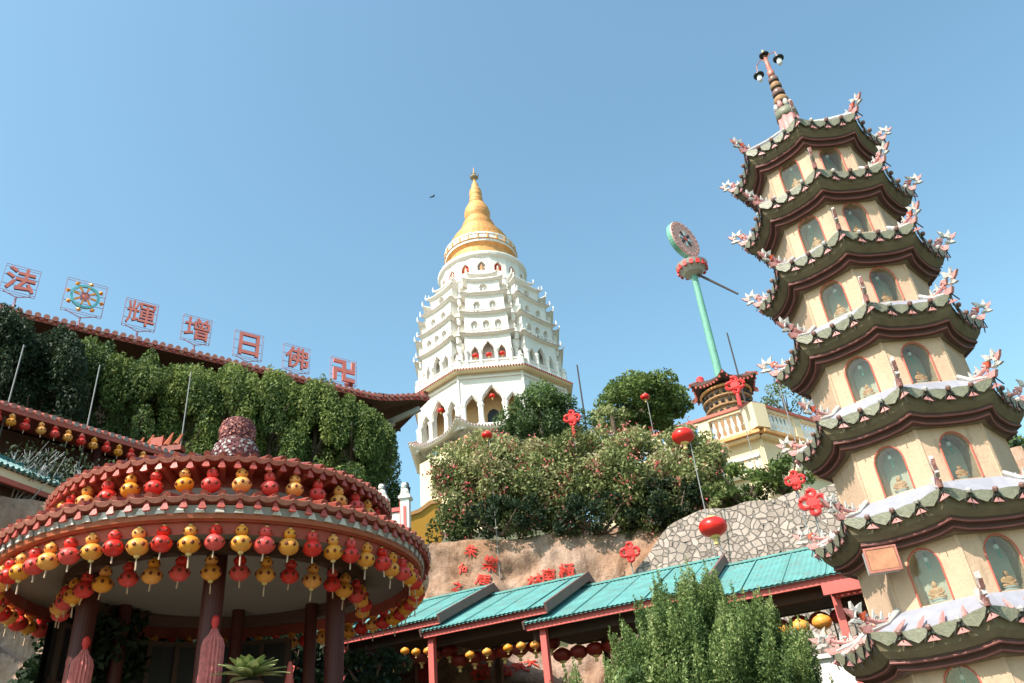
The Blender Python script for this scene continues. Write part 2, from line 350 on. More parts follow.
def arch_wall(mb, T, x0, x1, z0, z1, ops, m, depth=.3, steps=10, mrev=None):
    """wall in local XZ (outward normal -Y) with arched openings ops=[(cx,hw,zb,zs,rise,kind)]"""
    mrev = mrev or m
    def top(op, x):
        cx, hw, zb, zs, rise, kind = op; u = min(1, abs(x - cx) / hw)
        if kind == 'round': return zs + rise * math.sqrt(max(0, 1 - u*u))
        if kind == 'ogee': return zs + rise * (.55 * math.sqrt(max(0, 1 - u*u)) + .3 * (1 - u) ** 2 + .15 * (1 - u) + .035 * math.sin(u * 3 * PI) )
        return zs + rise
    xs = {x0, x1}
    for op in ops:
        for i in range(steps + 1): xs.add(op[0] - op[1] + 2 * op[1] * (.5 - .5 * math.cos(PI * i / steps)))
    xs = sorted(x for x in xs if x0 - 1e-6 <= x <= x1 + 1e-6)
    for a, b in zip(xs, xs[1:]):
        if b - a < 1e-5: continue
        c = (a + b) / 2; op = next((o for o in ops if abs(c - o[0]) < o[1]), None)
        if op is None: mb.add([(a, 0, z0), (b, 0, z0), (b, 0, z1), (a, 0, z1)], [(0, 1, 2, 3)], m, T); continue
        ta, tb = top(op, a), top(op, b)
        mb.add([(a, 0, ta), (b, 0, tb), (b, 0, z1), (a, 0, z1)], [(0, 1, 2, 3)], m, T)
        if op[2] > z0 + 1e-4: mb.add([(a, 0, z0), (b, 0, z0), (b, 0, op[2]), (a, 0, op[2])], [(0, 1, 2, 3)], m, T)
        mb.add([(a, 0, ta), (a, depth, ta), (b, depth, tb), (b, 0, tb)], [(0, 1, 2, 3)], mrev, T)
    for cx, hw, zb, zs, rise, kind in ops:
        for sgn in (-1, 1):
            x = cx + sgn * hw; mb.add([(x, 0, zb), (x, depth, zb), (x, depth, zs), (x, 0, zs)], [(0, 1, 2, 3)], mrev, T)
        mb.add([(cx-hw, 0, zb), (cx+hw, 0, zb), (cx+hw, depth, zb), (cx-hw, depth, zb)], [(0, 1, 2, 3)], mrev, T)
def octring(rc, z, lift=0.0, out=0.0, m=6, n=8, a0=0.0):
    """points round an n-gon of corner radius rc; corners lifted by lift and pushed out"""
    pts = []
    for k in range(n):
        A = a0 + 2*PI*k/n; B = a0 + 2*PI*(k+1)/n
        a = Vector((math.cos(A), math.sin(A))) * rc; b = Vector((math.cos(B), math.sin(B))) * rc
        for j in range(m):
            t = j / m; p = a.lerp(b, t); e = abs(2*t - 1) ** 3
            s_ = 1 + (out * (e - .3)) / rc
            pts.append((p.x * s_, p.y * s_, z + lift * e))
    return pts

def text_mesh(s, size, extrude, material, font_bold=.0):
    cu = bpy.data.curves.new('t', 'FONT'); cu.body = s; cu.size = size; cu.extrude = extrude; cu.offset = font_bold
    cu.align_x = 'CENTER'; cu.align_y = 'CENTER'; cu.resolution_u = 2
    o = bpy.data.objects.new('t', cu); COL.objects.link(o)
    bpy.context.view_layer.update()
    me = bpy.data.meshes.new_from_object(o.evaluated_get(bpy.context.evaluated_depsgraph_get()))
    bpy.data.objects.remove(o); me.materials.clear(); me.materials.append(material)
    return me

# ================================================================ SETTING
def sm(a, b, x): t = max(0., min(1., (x - a) / (b - a))); return t*t*(3-2*t)
def rcliff(az): return 15.3 + (21.3 - 15.3) * sm(-30.5, -25.0, az)
def ztop(az): return 7.7 + 1.1 * sm(-30.5, -25.0, az)
def wfade(az): return sm(-95, -70, az) * (1 - sm(24, 33, az))
def terr(r, az):
    rc = rcliff(az); w1 = wfade(az)
    z = 0.0
    z += 1.2 * sm(rc - 5, rc - .5, r)
    z += (ztop(az) - 1.4) * sm(rc + .9, rc + 2.0, r)
    z += 9.5 * sm(27, 52, r) + 2.5 * sm(52, 90, r)
    return z * w1 + (1 - w1) * (6 * sm(25, 70, r)) - .02
def terrxy(x, y): return terr(math.hypot(x, y), math.degrees(math.atan2(x, y)))
mb = MB()
rs = [0, 3, 6, 9, 11, 12.5, 14, 15, 15.8, 16.4, 16.9, 17.4, 17.9, 18.6, 19.6, 20.5, 21.2, 21.8, 22.2, 22.6, 23, 23.4, 24, 26, 28, 31, 35, 40, 46, 52, 60, 75, 100, 160, 300, 700, 1600]
NA = 180; vs = []; fs = []
for r in rs[1:]:
    for i in range(NA):
        a = -180 + 360 * i / NA; z = terr(r, a) + (.25 * noise.noise(Vector((r*.2, a*.08, 0))) if 20 < r < 200 else 0)
        vs.append((r * math.sin(R(a)), r * math.cos(R(a)), z))
vs.append((0, 0, -.02)); c0 = len(vs) - 1
for j in range(len(rs) - 2):
    for i in range(NA):
        k = (i+1) % NA; fs.append((j*NA+i, j*NA+k, (j+1)*NA+k, (j+1)*NA+i))
fs += [(c0, (i+1) % NA, i) for i in range(NA)]
mb.add(vs, fs, M['grass']); mb.build('ground', smooth=True, kind='structure')

# rock face
def rock_pt(az, t):
    rc = rcliff(az); zt = ztop(az)
    r = rc - .2 + 1.6 * t + .55 * t * t; z = .2 + (zt + .15 - .2) * (1 - (1 - t) ** 1.25)
    p = Vector((r * math.sin(R(az)), r * math.cos(R(az)), z))
    d = 1.0 * noise.fractal(Vector((p.x*.22, p.y*.22, p.z*.22)), 1.0, 2.0, 3) + .22 * noise.fractal(p * 1.1, .8, 2.1, 4) + .05 * noise.fractal(p * 5, .8, 2.1, 3)
    cr = noise.noise(Vector((p.x*.35 + 3, p.y*.35, p.z*.12))); d -= .35 * max(0, 1 - abs(cr) * 14)
    d *= .35 + .65 * math.sin(PI * min(1, t * 1.05))
    return p - Vector((math.sin(R(az)), math.cos(R(az)), -.3)) * d
NAz, NT = 420, 70
azs = [-88 + (33 + 88) * i / NAz for i in range(NAz + 1)]
mb = MB(); mb.loft([[rock_pt(a, t / NT) * 1.0 for a in azs] for t in range(NT + 1)], M['rock'], closed=False)
rock = mb.build('rock_face', smooth=True, kind='structure')
ROCKBVH = BVHTree.FromPolygons([Vector(v) for v in mb.v], mb.f)
# far hill
mb = MB(); rings = []
for t in range(9):
    u = t / 8; rg = []
    for i in range(61):
        a = R(6 + i * 1.6); rr = 300 + 160 * u
        h = (46 + 34 * noise.noise(Vector((i*.11, 2.2, 0))) + 45 * sm(10, 34, 6 + i*1.6 - 4)) * math.sin(PI/2 * min(1, u * 1.3)) + 5 * noise.noise(Vector((i*.5, u*5, 1)))
        rg.append((rr * math.sin(a), rr * math.cos(a), max(4, h) if t else 3))
    rings.append(rg)
mb.loft(rings, M['hill'], closed=False); mb.build('hills', smooth=True, kind='structure')

# ================================================================ OCTAGONAL PAGODA (near, right)
PG_AZ, PG_D = 27.0, 10.0
PC = Vector((PG_D * math.sin(R(PG_AZ)), PG_D * math.cos(R(PG_AZ)), 0))
pag = empty('octagonal_pagoda', PC, label='tall cream octagonal pagoda with stacked olive eaves and shard-covered corner dragons on the right', cat='pagoda')
# local angle of near corner : direction from pagoda to camera, turned 6 deg to the left as seen
NEAR = math.atan2(-PC.y, -PC.x) + R(5.0)
TI = [  # eave z, corner radius, body radius below that eave
 (9.38, 1.00, .78), (8.39, 1.07, .81), (7.34, 1.12, .845), (6.26, 1.16, .89), (5.14, 1.215, .94), (3.98, 1.30, 1.0), (2.83, 1.41, 1.10), (1.70, 1.49, 1.17)]
def scroll_pts(r0, r1, a0, a1, n=12):
    return [((r0 + (r1 - r0) * i / n) * math.cos(a0 + (a1 - a0) * i / n), 0, (r0 + (r1 - r0) * i / n) * math.sin(a0 + (a1 - a0) * i / n)) for i in range(n + 1)]
def star(rad, k, inner, ph=0, sx=1):
    return [((rad if i % 2 == 0 else inner) * math.cos(ph + PI*i/k) * sx, (rad if i % 2 == 0 else inner) * math.sin(ph + PI*i/k)) for i in range(2*k)]
def blade(pts, th, m, mb, T): mb.prism(pts, th, m, T)
# ornament: local +X = outward, z up
def ornament_meshes(variant):
    a = MB()   # dragon body: pink curls along the ridge
    a.prism([(-.42, .0), (-.1, -.03), (.06, -.02), (.1, .05), (.0, .06), (-.2, .05), (-.4, .06)], .05, M['shardpink'])
    a.tube([(-.42, 0, .05), (-.3, 0, .10), (-.16, 0, .09), (-.04, 0, .12), (.05, 0, .2)], [.018, .022, .024, .024, .016], M['shardpink'], 6)
    for (x, z, r) in ((-.3, .1, .05), (-.16, .12, .05), (-.03, .14, .055)):
        a.tube([(x + p[0], 0, z + p[2]) for p in scroll_pts(r, r*.55, -PI/2, 1.3*PI, 9)], .017, M['shardpink'] if x != -.16 else M['shardwhite'], 5)
    for i in range(3):
        x = -.34 + i*.11; a.prism([(x-.03, .1), (x+.03, .1), (x - .02*variant, .19 + .02*i)], .025, M['shardwhite'])
    b = MB()   # head crest: jagged C with blunt horns
    cx, cz = .09, .15
    b.tube([(cx + .05*math.cos(t), 0, cz + .058*math.sin(t)) for t in [-2.2 + 4.6*i/9 for i in range(10)]], [.02, .028, .03, .03, .032, .03, .028, .026, .022, .014], M['shardwhite'], 5)
    for i, (an, ln, w_) in enumerate([(R(100), .13, .045), (R(48), .12, .04), (R(8), .13, .045), (R(-50), .09, .035), (R(150), .08, .035)]):
        an += .2 * variant; d = Vector((math.cos(an), math.sin(an))); q = Vector((-d.y, d.x)); p0 = Vector((cx, cz)) + d * .045
        b.prism([tuple(p0 + q*w_), tuple(p0 - q*w_), tuple(p0 + d*ln*.6 - q*.012), tuple(p0 + d*ln + q*.035), tuple(p0 + d*ln*.55 + q*.03)], .04, (M['shardwhite'], M['shardwhite'], M['shardpink'])[i % 3] if i != 4 else M['shardblue'])
    b.prism([(cx-.06, cz-.04), (cx-.12, cz+.06), (cx-.03, cz+.03)], .045, M['shardred'] if variant else M['shardpink'])
    return a, b
orn = []
for vr in (0, 1):
    a, b = ornament_meshes(vr)
    root = empty('corner_ornament'); oa = a.build('dragon_curl', None); ob = b.build('crest', None)
    # merge to one mesh (sub-part level): dragon and crest share the ornament object
    c = MB(); c.v = a.v + b.v; c.f = a.f + [tuple(i + len(a.v) for i in f) for f in b.f]
    c.mats = a.mats[:]; mm = []
    for m_ in b.mats:
        if m_ not in c.mats: c.mats.append(m_)
    c.m = a.m + [c.mats.index(b.mats[i]) for i in b.m]
    for o in (oa, ob, root): bpy.data.objects.remove(o)
    oc = c.build('corner_ornament'); orn.append(oc.data); bpy.data.objects.remove(oc)

statues = []
for ti, (ze, rc, rb) in enumerate(TI):
    lift, out = .07, .05; k = rc / 1.2
    A0 = NEAR
    ring = lambda r, z, l=lift, o=out: octring(r, z, l, o, 6, 8, A0)
    roof = MB()
    # soffit: olive convex band then undercut
    oh = rc - rb; kk = k**.5
    roof.loft([ring(rc + .00, ze + .02), ring(rc - .004, ze - .05*kk), ring(rc - .1*oh, ze - .11*kk, lift*.8), ring(rc - .32*oh, ze - .165*kk, lift*.6), ring(rc - .4*oh, ze - .17*kk, lift*.5)], M['soffit'])
    ro = roof.build('roof', pag, smooth=False)
    co = MB(); q0 = rc - .36*oh; q1 = rb + .0; zz = ze - .168*kk; md = rc - .58*oh; me_ = rc - .8*oh
    co.loft([ring(q0, zz, lift*.5, out), ring(q0 - .002, zz - .032, lift*.5, out), ring(q0 - .014, zz - .042, lift*.5, out), ring(md + .012, zz - .04, lift*.5, out), ring(md, zz - .055, lift*.5, out),
      ring(md - .002, zz - .09, lift*.45, out), ring(md - .014, zz - .1, lift*.4, out), ring(me_, zz - .1, lift*.3, out*.7), ring(me_ - .01, zz - .1, lift*.3, out*.6)], M['cornice'])
    for rr_, zr_ in ((q0 - .004, zz - .03), (md - .004, zz - .092)):
        lp = ring(rr_, zr_, lift*.5, out); co.tube(lp + [lp[0]], .0095, M['lip'], 5)
    co.build('cornice', ro)
    sf = MB(); sf.loft([ring(me_ - .008, zz - .099, lift*.3, out*.6), ring(q1 - .02, zz - .11, 0, 0)], M['soffit']); sf.build('inner_soffit', ro)
    # roof top (white painted) rising to next body
    nb = TI[ti-1][2] if ti else .2
    rise = .30 if ti else .75
    tp = MB(); tp.loft([ring(rc - .01, ze + .035), ring(rc - .1, ze + .07), ring((rc + nb)/2 - .02, ze + rise*.5, lift*.5), ring(nb - .004 if ti else .24, ze + rise, 0, 0)], M['ledge'])
    # raised hip ridges and pink tile ribs
    for c in range(8):
        an = A0 + c*PI/4; d = Vector((math.cos(an), math.sin(an), 0))
        tp.tube([d*(rc + .03) + Vector((0, 0, ze + lift + .06)), d*((rc + nb)/2) + Vector((0, 0, ze + rise*.55 + .03)), d*(nb + .02) + Vector((0, 0, ze + rise + .02))], .03, M['shardwhite'], 6)
        for u in ((.2, .4, .6, .8) if ti >= 6 else ()):
            A = Vector(ring(rc - .02, ze + .05)[c*6]); B = Vector(ring(rc - .02, ze + .05)[((c+1) % 8)*6]); p = A.lerp(B, u)
            A2 = Vector(ring(nb + .01, ze + rise)[c*6]); B2 = Vector(ring(nb + .01, ze + rise)[((c+1) % 8)*6]); p2 = A2.lerp(B2, u)
            e = abs(2*u-1)**3; p.z = ze + lift*e + .045; p2.z = ze + rise + .005
            tp.tube([p, p.lerp(p2, .3), p.lerp(p2, .55)], [.026, .024, .006], M['shardpink'], 5)
    tp.build('roof_top', ro)
    # tile edge : pointed celadon plates with knobs
    te = MB()
    for c in range(8):
        rg = ring(rc + .02, ze, lift, out); n_ = 5
        A = c*6; seg = [Vector(rg[(A + j) % 48]) for j in range(7)]; n_ = 4
        def along(u):
            f = u*6; i = min(5, int(f)); return seg[i].lerp(seg[i+1], f - i)
        for j in range(n_):
            u0, u1 = j/n_, (j+1)/n_; a = along(u0); b = along(u1); mdp = along((u0+u1)/2)
            t_ = (b - a); t_.z *= 1; ln = t_.length; t_.normalize()
            o_ = Vector((mdp.x, mdp.y, 0)).normalized(); dz = Vector((0, 0, 1)); jit = random.uniform(-.012, .012)
            T = rotmap(mdp + o_*.012, t_, o_, dz)
            h = .068*k**.5
            te.prism([(-ln*.48, .05), (-ln*.5, .0), (-ln*.22, -h*.55), (jit, -h), (ln*.22, -h*.5), (ln*.5, .0), (ln*.48, .05), (0, .06)], .022, M['celadon'], T @ Matrix.Rotation(random.uniform(-.1, .1), 4, 'X'))
            # pink fillet below the joint, dark crossing wires and a knob
            T2 = rotmap(b + o_*.01, t_, o_, dz)
            te.prism([(-ln*.22, -.075), (ln*.22, -.075), (0, -.02)], .016, M['shardpink'], T2)
            for sg in (-1, 1):
                te.beam(b + o_*.03 + dz*.045 - t_*.0*sg, b + o_*.02 + dz*(-.075) + t_*ln*.3*sg, .008, .012, M['darkwire'], o_)
            te.beam(b + o_*.028 + dz*.02, b + o_*.0 + dz*(-.125 + random.uniform(-.02, .02)), .009, .012, M['darkwire'], o_)
            if j < n_ - 1:
                T3 = Matrix.Translation(b + o_*.045 + dz*.045)
                te.lathe([(.002, -.03), (.022, -.022), (.031, 0), (.022, .022), (.002, .03)], 8, M['knob'] if (j + c) % 3 else M['shardwhite'], T3)
    te.build('tile_edge', ro)
    # hanging white drips at corners
    for c in range(8):
        an = A0 + c*PI/4
        o = bpy.data.objects.new('corner_ornament', orn[(c + ti) % 2]); COL.objects.link(o); o.parent = ro
        o.location = (math.cos(an)*(rc + .06), math.sin(an)*(rc + .06), ze + lift + .05); o.rotation_euler = (0, 0, an)
        s_ = .84 * k**.6 * random.uniform(.92, 1.08); o.scale = (s_, s_, s_ * random.uniform(.95, 1.1))
    # storey below this eave
    zb = (TI[ti+1][0] + .27) if ti < 7 else 0.0
    zt = zz - .10
    ap = rb * math.cos(PI/8); half = rb * math.sin(PI/8)
    st = empty('storey', parent=pag)
    wl = MB(); win_h = min(.50, (zt - zb) * .86) if ti < 7 else .5
    kind = []
    for c in range(8):
        am = A0 + (c + .5)*PI/4; o_ = Vector((math.cos(am), math.sin(am), 0)); t_ = Vector((-math.sin(am), math.cos(am), 0))
        T = rotmap(o_*ap, t_, -o_, Vector((0, 0, 1)))
        hw = .135 + .004*ti; zsill = zb + .035 if ti < 7 else 1.05
        hh = min(.47 + .012*ti, zt - zsill + .03); ops = [(0, hw, zsill, zsill + hh - hw*1.15, hw*1.15, 'round')] if c in (0, 7, 3, 4) else []
        if zsill + hh > zt + .1: hh = zt + .1 - zsill
        if ops: arch_wall(wl, T, -half, half, zb, zt + .1, ops, M['wall'], depth=.2, mrev=M['wall'])
        # niche back and vault (the side faces are plain wall)
        if not ops: arch_wall(wl, T, -half, half, zb, zt + .1, [], M['wall']); continue
        nb_ = MB(); n2 = 10
        bx0 = hw + .03; wl.add([(-bx0, .2, zsill-.03), (bx0, .2, zsill-.03), (bx0, .2, zsill + hh + .03), (-bx0, .2, zsill + hh + .03)], [(0, 1, 2, 3)], M['niche'], T)
        # frame (arched band) and pane
        fr = MB(); pth = [(-hw - .008, 0, 0)] + [(-(hw + .008), 0, hh - hw*1.15)] + [(-(hw + .008)*math.cos(PI*i/n2), 0, hh - hw*1.15 + (hw*1.15 + .008)*math.sin(PI*i/n2)) for i in range(1, n2)] + [(hw + .008, 0, hh - hw*1.15), (hw + .008, 0, 0)]
        fr.tube(pth, .009, M['pinktrim'], 6)
        fo = fr.build('window_frame', st); fo.matrix_local = T @ Matrix.Translation((0, -.004, zsill))
        pn = MB(); outl = [(-hw, 0), (hw, 0)] + [(hw*math.cos(PI*i/n2), hh - hw*1.15 + hw*1.15*math.sin(PI*i/n2)) for i in range(0, n2 + 1)]
        pn.prism(outl, .006, GLASS); po = pn.build('window_pane', st); po.matrix_local = T @ Matrix.Translation((0, .02, zsill))
        if c in (0, 7, 1, 6) and ti < 7:
            nl = MB(); nl.tube([(0, 0, 0), (0, 0, -.05)], .004, M['darkwire'], 4); nl.lathe([(.004, -.05), (.02, -.06), (.024, -.09), (.01, -.1)], 8, M['whiteb']); nl.tube([(0, 0, -.1), (.008, 0, -.19)], [.01, .006], M['green'], 5)
            no = nl.build('niche_lamp', st); no.matrix_local = T @ Matrix.Translation((random.uniform(-.02, .02), .09, zsill + hh - .015))
        if c in (0, 7, 1, 6) and ti < 7: statues.append((ti, c, PC + (T @ Vector((0, .085, zsill + .006))), hh, hw, am))
    # corner pilaster quoins
    for c in range(8):
        an = A0 + c*PI/4; d = Vector((math.cos(an), math.sin(an), 0))
        if zt > zb: wl.beam(d*(rb - .012) + Vector((0, 0, zb)), d*(rb - .012) + Vector((0, 0, zt + .08)), .035, .035, M['wall'], d)
    wl.build('storey_wall', st)
# spire
sp = MB()
z0 = 9.98
sp.lathe([(.2, z0 - .1), (.185, z0 + .1), (.16, z0 + .3), (.14, z0 + .5)], 32, M['shardpink'], rf=lambda a, z: 1 + .09*math.cos(8*a))
sp.lathe([(.13, z0+.48), (.165, z0+.5), (.16, z0+.64), (.13, z0+.66)], 20, M['celadon'])
for c in range(8):
    a = c*PI/4; T = Matrix.Translation((.115*math.cos(a), .115*math.sin(a), z0 + .74)); sp.lathe([(.001, -.09), (.036, -.05), (.045, 0), (.03, .06), (.001, .09)], 8, M['shardpink'] if c % 2 else M['shardwhite'], T)
zc = z0 + .82
for i, r in enumerate((.115, .1, .09, .082)):
    h = .19 - i*.01
    sp.lathe([(r*.55, zc - h*.1), (r*.92, zc + h*.15), (r, zc + h*.38), (r*.88, zc + h*.62), (r*.5, zc + h*.85)], 16, M['knob'] if i % 2 else M['ochre'])
    sp.lathe([(r*.8, zc + h*.0), (r*.95, zc + h*.07), (r*.8, zc + h*.15)], 16, M['darkwire']); zc += h*.9
sp.lathe([(.05, zc - .02), (.055, zc + .1), (.035, zc + .12), (.035, zc + .3), (.022, zc + .5)], 12, M['tilecap'])
ztp = zc + .5
spo = sp.build('spire', pag, smooth=True)
lt = MB(); lt.lathe([(.0, ztp + .07), (.03, ztp + .06), (.08, ztp + .02), (.08, ztp), (.02, ztp)], 16, M['black']); lt.lathe([(.015, ztp + .06), (.02, ztp + .1), (.005, ztp + .14)], 8, M['lgold']); lt.build('spire_cap', pag)
side = Vector((math.cos(R(PG_AZ)), -math.sin(R(PG_AZ)), 0))
for sg, dz in ((-1, -.07), (1, 0.0)):
    q = side * sg + Vector((0, 0, 0)); q = (q + Vector((-math.sin(R(PG_AZ)), -math.cos(R(PG_AZ)), 0)) * .25 * sg).normalized()
    la = MB(); la.tube([(0, 0, ztp - .12), q*.08 + Vector((0, 0, ztp - .03)), q*.17 + Vector((0, 0, ztp - .06 + dz*.5)), q*.185 + Vector((0, 0, ztp - .2 + dz))], .009, M['shardpink'], 6)
    c_ = q*.185 + Vector((0, 0, ztp - .22 + dz)); T = Matrix.Translation(c_)
    la.lathe([(.02, .05), (.045, .03), (.085, -.01), (.085, -.03), (.03, -.025)], 16, M['black'], T)
    lo = la.build('lamp_arm', pag, smooth=False)
    gb = MB(); gb.lathe([(.035, -.03), (.042, -.06), (.042, -.11), (.032, -.15), (.001, -.165)], 12, M['bulb'], T); gb.build('lamp_globe', lo, smooth=True)
# corner finial poles standing on near corners
for ti, (ze, rc, rb) in enumerate(TI):
    pass
# small seated statues behind the panes
stm = MB()
stm.lathe([(.5, 0), (.52, .08), (.4, .14), (.42, .2), (.5, .26), (.36, .36)], 14, M['shardwhite'])
stm.lathe([(.42, .3), (.45, .42), (.3, .55), (.3, .7), (.36, .85), (.28, 1.0), (.1, 1.06)], 14, M['statue'], rf=lambda a, z: 1 + .12*math.cos(2*a))
stm.lathe([(.08, 1.04), (.15, 1.12), (.17, 1.25), (.14, 1.38), (.06, 1.46), (.04, 1.52), (.001, 1.54)], 12, M['statue'])
for sg in (-1, 1): stm.tube([(.3*sg, 0, .9), (.42*sg, -.12, .66), (.12*sg, -.34, .5)], [.09, .08, .06], M['statue'], 6)
so_ = stm.build('buddha_statue', smooth=True); sme = so_.data; bpy.data.objects.remove(so_)
TIERN = ['top', 'second', 'third', 'fourth', 'fifth', 'sixth', 'seventh']
for ti, c, loc, hh, hw, am in statues:
    o = bpy.data.objects.new('buddha_statue', sme); COL.objects.link(o); o.location = loc; s_ = hh*.25*random.uniform(.9, 1.1); o.scale = (s_*1.2, s_*.7, s_); o.rotation_euler = (0, 0, am + PI/2)
    side_ = {0: 'front right', 7: 'front left', 6: 'far left', 1: 'far right'}[c]
    tag(o, 'small gilt seated statue behind glass in the %s niche of the %s pagoda storey' % (side_, TIERN[ti]), 'statue', 'statues in the pagoda niches')

# floodlight fixed to the pagoda
fl = empty('floodlight', P(882, 560, 9.0), R(-12), label='boxy floodlight with rusty orange glass fixed below the seventh pagoda eave', cat='floodlight')
b_ = MB(); b_.box((0, .04, 0), (.3, .15, .22), M['grey']); b_.box((0, -.04, .115), (.32, .02, .02), M['tilecap']); b_.box((0, -.04, -.115), (.32, .02, .02), M['tilecap']); b_.box((.15, -.04, 0), (.02, .02, .22), M['tilecap']); b_.box((-.15, -.04, 0), (.02, .02, .22), M['tilecap']); b_.build('housing', fl)
b_ = MB(); b_.box((0, -.04, 0), (.27, .01, .2), M['cardboard']); b_.build('lamp_glass', fl)
b_ = MB(); b_.beam((0, .1, -.05), (.3, .42, -.05), .03, .03, M['darkwire']); b_.beam((0, .1, .05), (.3, .42, .05), .03, .03, M['darkwire']); b_.build('bracket', fl)

# ================================================================ ROUND PAVILION (left, near)
PAZ, PD = -21.5, 13.0
VC = Vector((PD*math.sin(R(PAZ)), PD*math.cos(R(PAZ)), 0))
pv = empty('round_pavilion', VC, label='round garden pavilion with double red tiled eaves and a ring of gourd lanterns', cat='pavilion')
mb = MB(); mb.lathe([(3.3, -.1), (3.3, .35), (3.2, .4), (0.01, .4)], 48, M['grey']); mb.build('platform', pv)
def tiled_ring(mb, rE, zE, slope, ln, n, capm, dripm, roofm, capr=.075, wig=.0):
    wd_ = 2*PI*rE/n
    for i in range(n):
        a = 2*PI*i/n; d = Vector((math.cos(a), math.sin(a), 0)); t = Vector((-math.sin(a), math.cos(a), 0)); zo = wig*random.uniform(-1, 1)
        p0 = d*(rE + .0) + Vector((0, 0, zE + .06 + zo)); p1 = d*(rE - ln) + Vector((0, 0, zE + .06 + slope*ln))
        mb.tube([p0, p1], [wd_*.25, wd_*.2], roofm, 7)
        # crescent pan-tile lip between the ribs
        a2 = a + PI/n; d2 = Vector((math.cos(a2), math.sin(a2), 0)); t2 = Vector((-math.sin(a2), math.cos(a2), 0))
        T2 = rotmap(d2*(rE + .03) + Vector((0, 0, zE + .045 + zo)), t2, d2, Vector((0, 0, 1))) @ Matrix.Rotation(-.45, 4, 'X') @ Matrix.Rotation(random.uniform(-.08, .08), 4, 'Y')
        w_ = wd_*.56; o_ = [(-w_*math.cos(PI*j/8), -.085*math.sin(PI*j/8)) for j in range(9)] + [(w_*.86*math.cos(PI*j/8), .012 - .03*math.sin(PI*j/8)) for j in range(1, 8)]
        mb.prism(o_, .035, capm, T2)
        # small flared tag hanging below each joint
        T3 = rotmap(d*(rE - .02) + Vector((0, 0, zE - .0 + zo)), t, d, Vector((0, 0, 1)))
        mb.prism([(-.018, .02), (-.022, -.05), (-.05, -.115), (-.03, -.13), (.03, -.13), (.05, -.115), (.022, -.05), (.018, .02)], .03, dripm, T3 @ Matrix.Rotation(.2 + random.uniform(-.05, .05), 4, 'X'))
# lower roof
lr = MB(); n = 96
lr.lathe([(3.1, 5.33), (3.12, 5.37), (2.0, 5.72), (2.0, 5.68), (2.6, 5.42), (3.0, 5.30), (3.1, 5.33)], n, M['tile'], cap=False)
lro = lr.build('lower_roof', pv, smooth=False)
te = MB(); tiled_ring(te, 3.13, 5.35, .27, 1.0, 92, M['tilecap'], M['tiledrip'], M['tile'], .078, .012); te.build('eave_tiles', lro)
mb = MB(); mb.lathe([(3.02, 5.2), (3.04, 5.30), (2.8, 5.32), (2.8, 5.2)], n, M['grey'], cap=False)
for i in range(84):   # small white wedges imitating lit gaps between the tags on the beam
    a = 2*PI*(i + .5)/84; d = Vector((math.cos(a), math.sin(a), 0)); t = Vector((-math.sin(a), math.cos(a), 0))
    T2 = rotmap(d*3.05 + Vector((0, 0, 5.235)), t, d, Vector((0, 0, 1))); mb.prism([(-.06, -.035), (.06, -.035), (.02, .05), (-.02, .05)], .02, M['whiteb'], T2)
mb.lathe([(2.98, 5.13), (3.02, 5.14), (3.03, 5.2), (2.98, 5.21)], n, M['rail'], cap=False)
mb.lathe([(2.98, 5.12), (2.98, 5.2), (2.86, 5.2), (2.86, 5.0), (2.9, 4.98), (2.93, 5.12), (2.98, 5.12)], n, M['redband'], cap=False)
mb.build('rim_beam', pv)
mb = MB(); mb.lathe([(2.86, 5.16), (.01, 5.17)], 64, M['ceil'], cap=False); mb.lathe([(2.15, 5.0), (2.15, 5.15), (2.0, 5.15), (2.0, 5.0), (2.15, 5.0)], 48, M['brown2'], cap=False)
mb.build('ceiling', pv)
mb = MB(); mb.lathe([(2.02, 5.5), (2.02, 6.16), (2.0, 6.17)], n, M['redband'], cap=False)
mb.lathe([(2.04, 5.78), (2.08, 5.8), (2.08, 5.9), (2.04, 5.92)], n, M['grey'], cap=False); mb.lathe([(2.02, 6.1), (2.36, 6.13), (2.4, 6.18), (2.02, 6.2)], n, M['redband'], cap=False)
for i in range(40):
    a = 2*PI*i/40; d = Vector((math.cos(a), math.sin(a), 0)); mb.beam(d*2.03 + Vector((0, 0, 6.02)), d*2.42 + Vector((0, 0, 6.1)), .07, .09, M['pinktrim'])
mb.build('clerestory_band', pv)
ur = MB(); ur.lathe([(2.5, 6.12), (2.52, 6.15), (1.5, 6.52), (.42, 7.0), (.3, 7.0), (1.5, 6.45), (2.4, 6.09), (2.5, 6.12)], n, M['tile'], cap=False)
uro = ur.build('upper_roof', pv)
te = MB(); tiled_ring(te, 2.53, 6.13, .34, 1.6, 80, M['tilecap'], M['tiledrip'], M['tile'], .078, .012); te.build('eave_tiles', uro)
prof = [(.5, 6.8), (.42, 6.95), (.32, 7.0), (.36, 7.08), (.385, 7.25), (.33, 7.42), (.255, 7.5), (.28, 7.6), (.285, 7.72), (.24, 7.86), (.13, 7.93), (.01, 7.95)]
mb = MB(); mb.lathe(prof, 28, M['plum'])
for i in range(1500):
    u = random.uniform(2, 10.9); j = int(u); f = u - j; rr_ = prof[j][0]*(1-f) + prof[j+1][0]*f; z_ = prof[j][1]*(1-f) + prof[j+1][1]*f; a = random.uniform(0, 2*PI)
    mb.box((rr_*math.cos(a), rr_*math.sin(a), z_), (.035, .035, .035), M['plum'] if i % 3 else (M['tilecap'] if z_ > 7.5 else M['grey']), rz=a, rx=random.random())
mb.build('finial', pv)
NP = math.atan2(-VC.y, -VC.x)
PILL = [NP - R(3) + i*PI/3 for i in (-1, 0, 1)]
